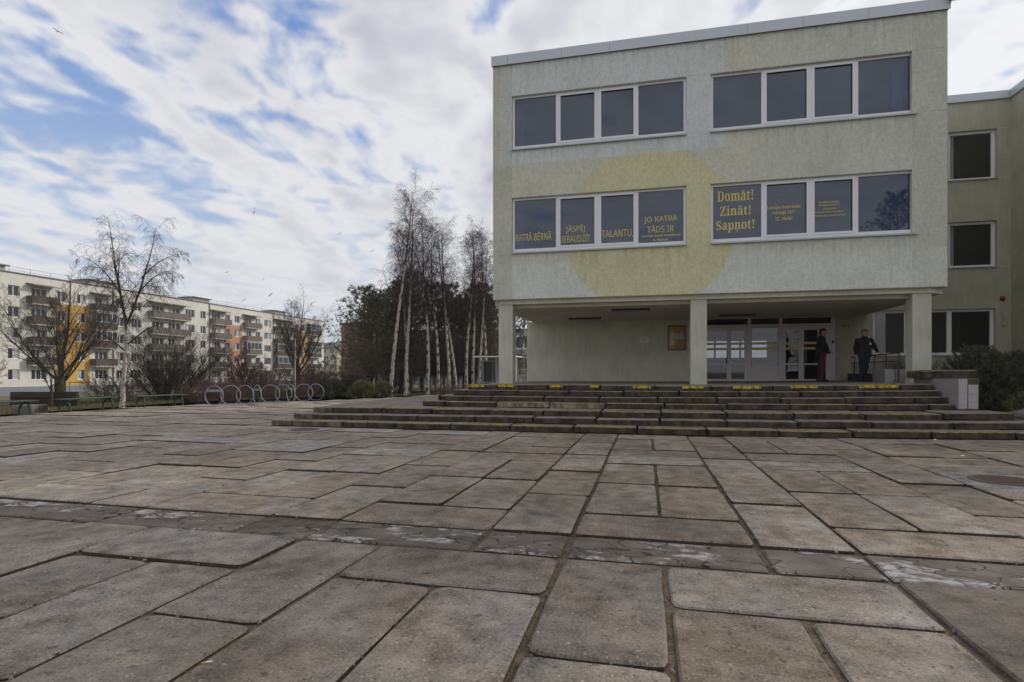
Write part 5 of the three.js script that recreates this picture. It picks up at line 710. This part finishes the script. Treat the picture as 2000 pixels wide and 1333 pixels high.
// birch grove
{
  const G = 'birches of the grove beside the school', a = birch(71, 12.6, 'tall leaning birch with pale trunk, left front of the grove', G, { lean: 0.13, from: 0.42, n1: 26 }), b = birch(72, 12.0, 'birch in the grove second from its left edge, trunk slightly leaning', G, { lean: 0.05, n1: 24, from: 0.4 }), c = birch(73, 11.4, 'straight black and white birch in front of the middle of the grove', G, { lean: -0.02, n1: 26, from: 0.4, ang: 0.5 });
  put(a, -15.2, 32.3, -YAW); put(b, -14.7, 33.4, -YAW); put(c, -13.6, 34.4, 0.4);
  const more = [[c, -0.374, 35, 1.5, 0.95, 'birch trunk just right of the straight front birch'], [b, -0.352, 35.6, 2.6, 0.90, 'birch in the middle right of the grove'], [a, -0.338, 36.4, 3.4, 0.86, 'birch far back in the right half of the grove'], [c, -0.320, 36, 4.1, 0.92, 'white birch third from the school front'], [b, -0.296, 36.2, 5.2, 0.84, 'birch next to the left edge of the school front'], [c, -0.435, 36, 2.2, 0.95, 'birch behind the tall leaning one'], [a, -0.222, 47, 1.1, 0.95, 'birch seen through the gap beside the porch wall'], [b, -0.308, 37.5, 0.4, 0.93, 'tall birch rising second from the school front'], [c, -0.281, 38, 2.0, 0.95, 'tall birch whose crown touches the left edge of the school front'], [a, -0.405, 41, 2.8, 0.98, 'birch behind the straight front birch']].map((q) => [q[0], q[1] * q[2], ...q.slice(2)]);
  for (const [src, x, p, turn, s, label] of more) { const o = copyOf(src, [0, 0, 0], 0, label); put(o, x, p, turn, s); }
}
// pines
{
  const G = 'pines of the grove beside the school', P = [pine(81, 7.2, 'spreading pine at the left edge of the grove, before the brick gable', G, { w: 2.7, crown: 0.16 }), pine(82, 8.3, 'dark pine second from the left of the grove', G, { w: 1.55, crown: 0.48, needle: M.needleDark }), pine(83, 8.6, 'slim pine behind the leaning birch', G, { w: 1.45, crown: 0.56 })];
  put(P[0], -18.2, 34.5, 0.3); put(P[1], -17.0, 38, 0.9); put(P[2], -15.9, 37, 0);
  const spots = [[1, -0.392, 40.5], [2, -0.372, 41.2], [1, -0.345, 42], [2, -0.327, 40.6], [1, -0.305, 41.2], [2, -0.288, 40.2], [1, -0.276, 40.0], [2, -0.43, 45.5], [1, -0.362, 47.5], [2, -0.318, 46.4], [1, -0.295, 45], [0, -0.508, 38.5], [1, -0.41, 49], [2, -0.38, 52], [1, -0.335, 52], [2, -0.31, 51], [1, -0.283, 50], [2, -0.475, 46], [1, -0.50, 41], [0, -0.485, 36], [1, -0.228, 43], [2, -0.452, 41], [2, -0.265, 46], [0, -0.515, 39.5], [1, -0.448, 39.5], [2, -0.345, 39.3]].map(([k, q, p]) => [k, q * p, p]);
  const where = ['left of the straight birch', 'behind the straight birch', 'right of the straight birch', 'in the middle of the grove', 'under the right birches', 'front right of the grove', 'beside the school corner', 'deep behind the leaning birch', 'deep behind the middle birch', 'deep in the right of the grove', 'far right of the grove', 'behind the leftmost pines', 'far back left of the grove', 'far back behind the birches', 'far back in the middle', 'far back to the right', 'farthest right behind the porch column', 'far back behind the left pine', 'farthest left at the back', 'beside the metal shelter', 'in the gap beside the porch wall', 'close behind the leaning birch', 'at the back beside the school corner', 'before the middle of the brick building', 'between the leaning birch and the brick building', 'just right of the straight birch, in front'];
  spots.forEach(([k, x, p], i) => { const o = copyOf(P[k], [0, 0, 0], 0, 'dark pine ' + where[i]); put(o, x, p, i * 2.1, 0.82 + (i * 37 % 10) * 0.022); });
}
{
  const t = pine(84, 14.6, 'tall pine on the near side of the plaza, mirrored in the rightmost upper pane'); t.name = numbered('pine_tree'); t.position.set(17.6, -0.1, 10); const u = copyOf(t, [14.9, -0.1, 10.5], 2, 'shorter pine on the near side of the plaza, mirrored below the tall one', 0.8);
}
// shrubs and conifers along the beds
{
  const G = 'bare reddish shrubs along the plaza edge', b1 = shrub(91, 1.25, 1.9, 'reddish bare shrub left of the first bicycle stand', { stems: 26, n1: 8, n2: 6, r: 0.012, group: G }), b2 = shrub(92, 1.0, 1.6, 'low brown bare shrub behind the first bicycle stand', { stems: 26, n1: 8, n2: 6, r: 0.011, group: G });
  put(b1, -20.0, 22.6); put(b2, -19.0, 23.0);
  const sp = [[b1, -21.2, 25.5, 'reddish bare shrub behind the second and third bicycle stands'], [b2, -18.2, 24.6, 'brown bare shrub behind the fourth bicycle stand'], [b1, -18.4, 26.0, 'bare shrub behind the fifth bicycle stand'], [b2, -17.7, 26.8, 'bare shrub behind the sixth bicycle stand'], [b1, -22.5, 28.5, 'broad bare shrub under the small spreading tree'], [b1, -20.0, 31, 'brown bare thicket left of the green junipers'], [b2, -21.6, 34, 'brown bare thicket far left of the junipers'], [b1, -20.6, 37.5, 'tall brown thicket before the brick gable'], [b1, -18.2, 39.5, 'tall brown thicket under the leftmost pine'], [b1, -23.5, 37, 'brown thicket behind the dark bare tree'], [b1, -25.2, 33, 'brown thicket behind the last bicycle stands'], [b2, -31, 31, 'low bare bush on the lawn behind the right bench'], [b1, -34, 37, 'bare bush far out on the lawn before the block'], [b2, -29.5, 34.5, 'small bare bush on the lawn right of the tall shrub'], [b1, -28.5, 39, 'bare bush on the lawn before the salmon bay'], [b1, -33.5, 44, 'bare bush near the block, left of the dark bare tree'], [b2, -26.8, 24.2, 'small bare bush between the forked birch and the tall shrub']];
  sp.forEach(([s, x, p, l], i) => put(copyOf(s, [0, 0, 0], 0, l), x, p, i * 1.7, i > 4 ? 1.7 : 1.0));
  const brush = []; { const r = rng(17); const mbs = [new MB(), new MB()], lv = [{ mb: 0, segs: 4, sides: 3, wig: 0.3, up: 0.02, tip: 0.2, min: 0.005 }, { mb: 1, n: 7, from: 0.2, len: 0.5, ang: 0.5, up: 0.05, wig: 0.3, segs: 3, sides: 3, rk: 0.5, min: 0.004 }, { mb: 1, n: 5, from: 0.1, len: 0.55, ang: 0.5, up: 0.03, wig: 0.3, segs: 2, sides: 3, min: 0.0035 }]; for (let i = 0; i < 170; i++) { const p = lerp(40, 58, r()), x = p * lerp(-0.55, -0.25, r()); grow(mbs, lv, [x, -0.1, -p], unit([(r() - 0.5) * 0.7, 1, (r() - 0.5) * 0.7]), 1.4 + r() * 2.2, 0.018, 0, r); } const t = thing('undergrowth', 'dense brown bare undergrowth between the trunks of the grove', 'undergrowth'); t.userData.kind = 'stuff'; finish(t, mbs, ['stem', 'twigs'], [M.deadTwig, M.deadTwig]); }
  const h = shrub(95, 0.85, 1.6, 'low reddish bare hedge bush left of the stairs, nearest to the platform', { stems: 40, n1: 7, n2: 5, r: 0.008, name: 'hedge_bush', cat: 'hedge', group: 'reddish hedge bushes left of the stairs' }); put(h, -10.4, 31.5); put(copyOf(h, [0, 0, 0], 0, 'low reddish hedge bush in the middle of the row left of the stairs'), -11.6, 32.6, 1); put(copyOf(h, [0, 0, 0], 0, 'low reddish hedge bush at the far end of the row left of the stairs'), -9.2, 32.2, 2);
  const j = conifer(101, 0.85, 1.9, 'spreading green mugo pine right of the bicycle stands', { mat: M.needleGold, n: 220, name: 'mugo_pine' }), k = conifer(102, 1.25, 2.2, 'dark green spruce bush behind the mugo pines', { n: 300, name: 'spruce_bush' });
  put(j, -15.4, 29.2); put(copyOf(j, [0, 0, 0], 0, 'green mugo pine nearest to the leaning birch'), -14.9, 30.6, 1.4, 0.95); put(k, -17.1, 31.5); put(copyOf(k, [0, 0, 0], 0, 'dark spruce bush left of the other one'), -18.4, 31.0, 2, 0.75);
  const y = conifer(103, 0.9, 0.75, 'small conical conifer right of the last bicycle stand', { cone: true, n: 150, name: 'conical_conifer', tuft: 0.12 }); put(y, -16.9, 28.2); put(copyOf(y, [0, 0, 0], 0, 'small conical conifer left of the first bicycle stand'), -21.0, 22.7, 1, 0.8);
  put(copyOf(y, [0, 0, 0], 0, 'small dark spruce between the grove trunks'), -12.4, 40, 1, 1.5);
  // right of the stairs
  const e = conifer(104, 1.75, 2.6, 'big dark evergreen juniper before the wing windows', { n: 620, tuft: 0.13 }); e.position.set(9.2, 0.2, -18.7); const e2 = copyOf(e, [10.6, 0.2, -20.2], 2.2, 'dark evergreen juniper at the back before the wing wall', 0.95); const e3 = conifer(105, 0.55, 1.6, 'low spreading yellowish green juniper among the stones', { n: 200, mat: M.needleGold, tuft: 0.12 }); e3.position.set(9.6, 0.25, -17.0);
  const s1 = shrub(106, 1.7, 1.8, 'bare grey brown shrub at the right picture edge', { stems: 26, r: 0.012, n1: 8, n2: 6, mats: [M.twig, M.twig] }); s1.position.set(10.6, 0.2, -18.3); const s2 = copyOf(s1, [8.4, 0.2, -20.0], 1.2, 'bare shrub between the right column and the juniper', 0.95); copyOf(s1, [7.5, 1.3, -19.8], 2, 'thin bare twigs in the tiled planter', 0.32);
}
// lawn: short blades near the plaza edge, nobody could count them
{
  const r = rng(31), mb = new MB(); for (let i = 0; i < 7; i++) { const a = r() * 6.283, x = (r() - 0.5) * 0.12, z = (r() - 0.5) * 0.12, c = Math.cos(a) * 0.012, s = Math.sin(a) * 0.012, h = 0.035 + r() * 0.05; mb.tri([x - c, 0, z - s], [x + c, 0, z + s], [x + (r() - 0.5) * 0.06, h, z + (r() - 0.5) * 0.06]); }
  const n = 34000, g = new THREE.InstancedMesh(mb.geo(), std({ color: [1, 1, 1], roughness: 1 }), n), m = new THREE.Matrix4(), q = new THREE.Quaternion(), c = new THREE.Color(); let k = 0;
  while (k < n) { const left = r() < 0.8, p = left ? 10 + r() * 34 : 33 + r() * 16, x = left ? -21.6 - Math.pow(r(), 1.3) * 26 : -16 + r() * 8; if (left && p > 21 && x > -21.6 - (p - 21) * 0.02) continue; q.setFromAxisAngle(new THREE.Vector3(0, 1, 0), r() * 6.28); const s = 0.8 + r() * 1.1; m.compose(new THREE.Vector3(x, gy(x, p), -p), q, new THREE.Vector3(s, s, s)); g.setMatrixAt(k, m); const dry = smooth(-0.3, 0.3, noise(x * 0.6, p * 0.6) + (r() - 0.5) * 0.5); g.setColorAt(k, c.setRGB(lerp(0.115, 0.19, dry), lerp(0.125, 0.15, dry), lerp(0.045, 0.08, dry))); k++; }
  g.name = 'grass'; g.userData = { kind: 'stuff', label: 'short winter grass on the lawn' }; shade(g); scene.add(g);
}
// gulls
{
  const t = thing('gull', 'gull in steep flight over the middle of the sky, largest of the flock', 'gull', [0, 0, 0], 'gulls in the sky'), mb = new MB(), dark = std({ color: [0.12, 0.12, 0.13] });
  const body = new THREE.SphereGeometry(1, 10, 8).scale(0.09, 0.085, 0.28); part(t, 'body', body, std({ color: [0.45, 0.45, 0.46] }));
  for (const s of [-1, 1]) { const w = new MB(), a = [[s * 0.06, 0.02, -0.12], [s * 0.06, 0.02, 0.1], [s * 0.35, 0.14, 0.06], [s * 0.35, 0.14, -0.14], [s * 0.72, 0.06, 0.12], [s * 0.70, 0.07, -0.02]]; w.quad(a[0], a[1], a[2], a[3]).quad(a[3], a[2], a[4], a[5]); const b = a.map((q) => [q[0], q[1] - 0.012, q[2]]); w.quad(b[3], b[2], b[1], b[0]).quad(b[5], b[4], b[2], b[3]); part(t, 'wing', w.geo(), dark); }
  part(t, 'tail', new MB().tri([-0.06, 0, 0.24], [0.06, 0, 0.24], [0, 0.01, 0.42]).geo(), dark);
  const place = (o, px, py, dist, rx, ry, rz) => { o.position.set(...px); o.rotation.set(rx, ry, rz); };
  const B = [[-63.3, 28.1, -82.7, 0.9, 0.6, 0.9, 0], [-100.1, 61.0, -79.2, 0.2, 1.2, -0.4, 'gull alone high up at the top left of the sky'], [-67.8, 32.9, -117.6, 0.3, 0.8, 0.5, 'gull left of the tall leaning birch, upper one'], [-60.6, 29.0, -119.3, 0.1, 1.0, 0.5, 'gull just left of the tall birch crown, lower one'], [-100.0, 25.9, -120.4, 0.1, 1.3, 0.2, 'gull above the middle of the apartment block'], [-91.1, 24.3, -122.4, 0.6, 0.4, 0.9, 'small dark gull right of the one above the block'], [-89.4, 20.4, -122.8, 1.2, 0.4, 0.3, 'gull diving above the right end of the block'], [-89.5, 18.4, -122.8, 0.2, 0.9, 0.3, 'lowest gull above the right end of the block'], [-95.8, 19.1, -121.3, 0.1, 1.4, 0.4, 'gull just over the roof railing of the block']];
  B.forEach(([x, y, z, rx, ry, rz, l], i) => { const o = i ? copyOf(t, [x, y, z], 0, l) : t; o.position.set(x, y, z); o.rotation.set(rx, ry, rz); o.scale.setScalar(1.1); });
}
// ------------------------------------------------------------------ people: surfaces of smoothly joined tapered limbs
function skin(bones, cell, k = 0.02) { // bones: [ax, ay, az, ar, bx, by, bz, br, squash]
  const lo = [1e9, 1e9, 1e9], hi = [-1e9, -1e9, -1e9];
  for (const b of bones) for (const [o, r] of [[0, b[3]], [4, b[7]]]) for (let j = 0; j < 3; j++) { lo[j] = Math.min(lo[j], b[o + j] - r - cell * 3); hi[j] = Math.max(hi[j], b[o + j] + r + cell * 3); }
  const n = lo.map((l, j) => Math.ceil((hi[j] - l) / cell) + 1), f = new Float32Array(n[0] * n[1] * n[2]).fill(1), id = (x, y, z) => (z * n[1] + y) * n[0] + x;
  for (const b of bones) {
    const A = [b[0], b[1], b[2]], d = [b[4] - b[0], b[5] - b[1], b[6] - b[2]], dd = d[0] ** 2 + d[1] ** 2 + d[2] ** 2 || 1e-9, R = Math.max(b[3], b[7]) + 0.08, sq = b[8] ?? 1;
    const r0 = [0, 1, 2].map((j) => Math.max(0, Math.floor((Math.min(b[j], b[4 + j]) - R - lo[j]) / cell))), r1 = [0, 1, 2].map((j) => Math.min(n[j] - 1, Math.ceil((Math.max(b[j], b[4 + j]) + R - lo[j]) / cell)));
    for (let z = r0[2]; z <= r1[2]; z++) for (let y = r0[1]; y <= r1[1]; y++) for (let x = r0[0]; x <= r1[0]; x++) {
      const p = [lo[0] + x * cell - A[0], lo[1] + y * cell - A[1], lo[2] + z * cell - A[2]], t = clamp((p[0] * d[0] + p[1] * d[1] + p[2] * d[2]) / dd), e = [p[0] - d[0] * t, p[1] - d[1] * t, (p[2] - d[2] * t) / sq], v = (Math.hypot(...e) - lerp(b[3], b[7], t)) * (sq < 1 ? 0.85 : 1), i = id(x, y, z), h = Math.max(k - Math.abs(f[i] - v), 0) / k; f[i] = Math.min(f[i], v) - h * h * k * 0.25;
    }
  }
  const pos = [], vert = new Int32Array(f.length).fill(-1), idx = [];
  const C = [[0, 0, 0], [1, 0, 0], [0, 1, 0], [1, 1, 0], [0, 0, 1], [1, 0, 1], [0, 1, 1], [1, 1, 1]], E = []; for (let a = 0; a < 8; a++) for (let b = a + 1; b < 8; b++) if (C[a].reduce((s, v, j) => s + Math.abs(v - C[b][j]), 0) === 1) E.push([a, b]);
  for (let z = 0; z < n[2] - 1; z++) for (let y = 0; y < n[1] - 1; y++) for (let x = 0; x < n[0] - 1; x++) { let m = 0, s = [0, 0, 0]; for (const [a, b] of E) { const u = f[id(x + C[a][0], y + C[a][1], z + C[a][2])], v = f[id(x + C[b][0], y + C[b][1], z + C[b][2])]; if ((u < 0) !== (v < 0)) { const t = u / (u - v); m++; for (let j = 0; j < 3; j++) s[j] += lerp(C[a][j], C[b][j], t); } } if (m) { vert[id(x, y, z)] = pos.length / 3; pos.push(lo[0] + (x + s[0] / m) * cell, lo[1] + (y + s[1] / m) * cell, lo[2] + (z + s[2] / m) * cell); } }
  const quad = (a, b, c, d, flip) => { if (a < 0 || b < 0 || c < 0 || d < 0) return; flip ? idx.push(a, c, b, a, d, c) : idx.push(a, b, c, a, c, d); };
  for (let z = 1; z < n[2] - 1; z++) for (let y = 1; y < n[1] - 1; y++) for (let x = 1; x < n[0] - 1; x++) { const o = f[id(x, y, z)] < 0; if (o !== f[id(x + 1, y, z)] < 0) quad(vert[id(x, y - 1, z - 1)], vert[id(x, y, z - 1)], vert[id(x, y, z)], vert[id(x, y - 1, z)], !o); if (o !== f[id(x, y + 1, z)] < 0) quad(vert[id(x - 1, y, z - 1)], vert[id(x - 1, y, z)], vert[id(x, y, z)], vert[id(x, y, z - 1)], !o); if (o !== f[id(x, y, z + 1)] < 0) quad(vert[id(x - 1, y - 1, z)], vert[id(x, y - 1, z)], vert[id(x, y, z)], vert[id(x - 1, y, z)], !o); }
  const g = new THREE.BufferGeometry(); g.setAttribute('position', new THREE.Float32BufferAttribute(pos, 3)); g.setIndex(idx); g.computeVertexNormals(); g.setAttribute('uv', new THREE.Float32BufferAttribute(new Float32Array(pos.length / 3 * 2), 2)); return g;
}
const B = (a, ra, b, rb, sq) => [...a, ra, ...b, rb, sq];
function headBones(c, yaw) { // head centre, turned by yaw about y; local z is the face
  const q = (x, y, z) => [c[0] + x * Math.cos(yaw) + z * Math.sin(yaw), c[1] + y, c[2] - x * Math.sin(yaw) + z * Math.cos(yaw)];
  return { q, bones: [B(q(0, 0.03, -0.02), 0.083, q(0, 0.03, 0.01), 0.08), B(q(0, -0.03, 0.02), 0.066, q(0, -0.075, 0.045), 0.044), B(q(0, 0.01, 0.092), 0.011, q(0, -0.022, 0.108), 0.015), B(q(0.08, 0.012, -0.008), 0.013, q(0.082, -0.022, -0.002), 0.010), B(q(-0.08, 0.012, -0.008), 0.013, q(-0.082, -0.022, -0.002), 0.010), B(q(-0.028, -0.058, 0.078), 0.010, q(0.028, -0.058, 0.078), 0.010), B(q(-0.045, 0.028, 0.074), 0.012, q(0.045, 0.028, 0.074), 0.012)], hair: (len) => [B(q(0, 0.062, -0.035), 0.085, q(0, 0.075, 0.012), 0.076), B(q(0, 0.02, -0.055), 0.066, q(0, -0.04, -0.055), 0.05)], eyes: [q(-0.031, 0.010, 0.083), q(0.031, 0.010, 0.083)] };
}
function hand(w, dir, curl) { // palm from the wrist and five bent fingers
  const d = unit(dir), side = unit([d[2] + 0.001, 0, -d[0]]), up = [d[1] * side[2] - d[2] * side[1], d[2] * side[0] - d[0] * side[2], d[0] * side[1] - d[1] * side[0]], P = (f, s, u) => [w[0] + d[0] * f + side[0] * s + up[0] * u, w[1] + d[1] * f + side[1] * s + up[1] * u, w[2] + d[2] * f + side[2] * s + up[2] * u], o = [B(P(0, 0, 0), 0.026, P(0.07, 0.012, 0), 0.022), B(P(0.02, -0.012, 0), 0.022, P(0.07, -0.018, 0), 0.02)];
  [[0.030, 0.066], [0.010, 0.075], [-0.010, 0.070], [-0.029, 0.055]].forEach(([s, l]) => { const a = P(0.08, s, 0), b = P(0.08 + l * 0.5, s * 1.15, -curl * l * 0.3), c = P(0.08 + l * (1 - curl * 0.55), s * 1.15, -curl * l * 0.85); o.push(B(a, 0.0095, b, 0.0085), B(b, 0.0085, c, 0.0075)); });
  o.push(B(P(0.025, 0.028, 0), 0.012, P(0.055, 0.052, -0.012), 0.010), B(P(0.055, 0.052, -0.012), 0.010, P(0.082, 0.05, -0.028), 0.008)); return o;
}
const skinM = std({ color: [0.42, 0.24, 0.17], roughness: 0.6 });
function person(label, at, def) {
  const t = thing('person', label, 'person', at), add = (name, bones, cell, mat, k) => { const m = shade(new THREE.Mesh(skin(bones, cell, k), mat)); m.name = name; t.add(m); return m; };
  const fig = [skin([...def.bodyBones], 0.016, 0.03), skin([...def.head.bones, def.neck], 0.006, 0.018), ...def.hands.map((h) => skin(h, 0.004, 0.008))];
  const m = shade(new THREE.Mesh(mergeGeometries(fig), skinM)); m.name = 'body'; t.add(m);
  add('hair', def.head.hair(), 0.008, def.hairM, 0.02);
  for (const e of def.head.eyes) { const eye = shade(new THREE.Mesh(new THREE.SphereGeometry(0.009, 8, 6).translate(...e), M.black)); eye.name = 'eye'; t.add(eye); }
  for (const [name, bones, mat, k, lab] of def.clothes) { const c = add(name, bones, 0.012, mat, k ?? 0.03); if (lab) c.userData.label = lab; }
  return t;
}
{ // man by the doors, seen from his left side, facing right
  const hd = headBones([0.05, 1.665, 0], 1.2), hipL = [0, 0.93, 0.09], hipR = [0, 0.93, -0.09], kneeL = [0.02, 0.50, 0.10], kneeR = [-0.01, 0.50, -0.09], anL = [-0.03, 0.09, 0.10], anR = [-0.07, 0.09, -0.10];
  const shL = [0.0, 1.42, 0.19], elL = [-0.02, 1.14, 0.235], wrL = [0.20, 1.03, 0.14], shR = [0.0, 1.42, -0.19], elR = [0.0, 1.14, -0.22], wrR = [0.22, 1.04, -0.10];
  person('dark haired man in a navy jacket and burgundy trousers facing right before the entrance doors', [5.80, H7 + lift(5.8, 20), -21.3], {
    bodyBones: [B([0, 0.95, 0], 0.10, [0, 1.35, 0], 0.09), B(hipL, 0.075, kneeL, 0.055), B(kneeL, 0.05, anL, 0.035), B(hipR, 0.075, kneeR, 0.055), B(kneeR, 0.05, anR, 0.035), B(shL, 0.05, elL, 0.04), B(elL, 0.04, wrL, 0.028), B(shR, 0.05, elR, 0.04), B(elR, 0.04, wrR, 0.028), B([0, 1.38, 0.12], 0.055, [0, 1.38, -0.12], 0.055)],
    head: hd, neck: B([0.0, 1.42, 0], 0.06, [0.035, 1.6, 0], 0.052), hands: [hand(wrL, [0.9, -0.25, -0.2], 0.6), hand(wrR, [0.9, -0.2, 0.2], 0.6)], hairM: std({ color: [0.02, 0.016, 0.013], roughness: 0.8 }),
    clothes: [
      ['jacket', [B([-0.02, 0.93, 0], 0.175, [0.0, 1.2, 0], 0.165), B([0, 1.2, 0], 0.165, [-0.01, 1.40, 0], 0.135), B([-0.01, 1.40, 0.15], 0.085, [-0.01, 1.40, -0.15], 0.085), B([0.0, 1.47, 0], 0.078, [0.01, 1.52, 0], 0.07), B(shL, 0.078, elL, 0.066), B(elL, 0.064, [0.14, 1.06, 0.17], 0.046), B(shR, 0.078, elR, 0.066), B(elR, 0.064, [0.15, 1.07, -0.15], 0.046), B([0.10, 1.25, 0.06], 0.07, [0.22, 0.97, 0.08], 0.035), B([0.10, 1.25, -0.04], 0.07, [0.21, 0.98, -0.02], 0.04)], std({ color: [0.012, 0.014, 0.025], roughness: 0.85 })],
      ['trousers', [B([-0.02, 0.96, 0], 0.15, [0, 0.90, 0], 0.15), B(hipL, 0.105, kneeL, 0.076), B(kneeL, 0.074, [-0.03, 0.10, 0.10], 0.060), B(hipR, 0.105, kneeR, 0.076), B(kneeR, 0.074, [-0.07, 0.10, -0.10], 0.060)], std({ color: [0.075, 0.016, 0.024], roughness: 0.9 })],
      ['shoe', [B([-0.06, 0.055, 0.10], 0.05, [0.14, 0.038, 0.105], 0.04), B([-0.03, 0.09, 0.1], 0.05, [0.0, 0.07, 0.1], 0.05)], M.black, 0.02], ['shoe', [B([-0.10, 0.055, -0.10], 0.05, [0.10, 0.038, -0.105], 0.04), B([-0.07, 0.09, -0.1], 0.05, [-0.04, 0.07, -0.1], 0.05)], M.black, 0.02]],
  });
  const pp = thing('folded_paper', 'small white paper held by the man in the navy jacket', 'paper', [6.08, H7 + 1.0, -21.22]); part(pp, 'sheet', new MB().box(6.02, H7 + lift(5.8, 20) + 0.995, -21.26, 6.17, H7 + lift(5.8, 20) + 1.0, -21.14).geo(), M.white);
}
{ // man with one hand on the railing, facing the viewer
  const hd = headBones([0.02, 1.555, 0.02], 0.75), hipL = [0.09, 0.87, 0], hipR = [-0.08, 0.87, 0], kneeL = [0.04, 0.46, 0.02], kneeR = [-0.075, 0.46, 0.03], anL = [0.0, 0.09, -0.03], anR = [-0.10, 0.09, 0.02];
  const shL = [0.19, 1.33, 0.0], elL = [0.29, 1.10, 0.03], wrL = [0.375, 0.935, 0.10], shR = [-0.19, 1.33, 0], elR = [-0.245, 1.08, -0.01], wrR = [-0.245, 0.85, 0.04];
  const dark = std({ color: [0.026, 0.025, 0.027], roughness: 0.9 }), sleeve = std({ color: [0.012, 0.012, 0.014], roughness: 0.9 });
  person('grey haired man in dark jacket and blue jeans with a hand on the railing', [6.90, H7 + lift(6.8, 20), -20.7], {
    bodyBones: [B([0, 0.9, -0.01], 0.085, [0, 1.25, -0.01], 0.085), B(hipL, 0.075, kneeL, 0.055), B(kneeL, 0.05, anL, 0.035), B(hipR, 0.075, kneeR, 0.055), B(kneeR, 0.05, anR, 0.035), B(shL, 0.05, elL, 0.04), B(elL, 0.04, wrL, 0.028), B(shR, 0.05, elR, 0.04), B(elR, 0.04, wrR, 0.028), B([-0.12, 1.31, 0], 0.055, [0.12, 1.31, 0], 0.055)],
    head: hd, neck: B([0, 1.34, 0], 0.06, [0.01, 1.5, 0.01], 0.053), hands: [hand(wrL, [0.5, -0.1, 0.3], 0.75), hand(wrR, [0.0, -1, 0.15], 0.45)], hairM: std({ color: [0.17, 0.15, 0.135], roughness: 0.9 }),
    clothes: [
      ['jacket', [B([0, 0.84, 0], 0.13, [0, 1.3, 0], 0.115), B([-0.06, 0.86, 0], 0.13, [-0.06, 1.12, 0], 0.13), B([0.08, 0.86, 0], 0.13, [0.07, 1.12, 0], 0.13), B([-0.06, 1.12, 0], 0.13, [-0.08, 1.3, 0], 0.105), B([0.07, 1.12, 0], 0.13, [0.08, 1.3, 0], 0.105), B([-0.05, 1.38, 0], 0.072, [0.05, 1.38, 0], 0.072), B([0, 1.38, 0], 0.08, [0, 1.43, 0.01], 0.072)], dark],
      ['sleeve', [B(shL, 0.085, elL, 0.066), B(elL, 0.064, [0.355, 0.975, 0.08], 0.046)], sleeve], ['sleeve', [B(shR, 0.085, elR, 0.066), B(elR, 0.064, [-0.247, 0.91, 0.03], 0.048)], sleeve],
      ['trousers', [B([0, 0.87, 0], 0.145, [0, 0.84, 0], 0.145), B(hipL, 0.10, kneeL, 0.076), B(kneeL, 0.074, [0.0, 0.10, -0.03], 0.062), B(hipR, 0.10, kneeR, 0.076), B(kneeR, 0.074, [-0.10, 0.10, 0.02], 0.062)], std({ color: [0.018, 0.024, 0.04], roughness: 0.9 })],
      ['chest_patch', [B([0.13, 1.24, 0.122], 0.03, [0.15, 1.20, 0.118], 0.025)], M.white, 0.01], ['arm_patch', [B([0.275, 1.13, 0.075], 0.022, [0.285, 1.09, 0.08], 0.022)], M.yellow, 0.01], ['shoulder_piping', [B([-0.25, 1.36, 0.055], 0.006, [-0.305, 1.12, 0.03], 0.006)], M.red, 0.01],
      ['shoe', [B([0.0, 0.055, -0.05], 0.05, [0.02, 0.04, 0.13], 0.042), B([0, 0.09, -0.03], 0.05, [0, 0.07, 0], 0.05)], M.black, 0.02], ['shoe', [B([-0.10, 0.055, 0.0], 0.05, [-0.13, 0.04, 0.18], 0.042), B([-0.1, 0.09, 0.02], 0.05, [-0.1, 0.07, 0.05], 0.05)], M.black, 0.02]],
  });
}
camera.far = 2500; camera.updateProjectionMatrix();
scene.traverse((o) => { if (o.isMesh) { o.castShadow = true; o.receiveShadow = true; } });
renderer.setSize(1024, 682);
renderer.render(scene, camera);
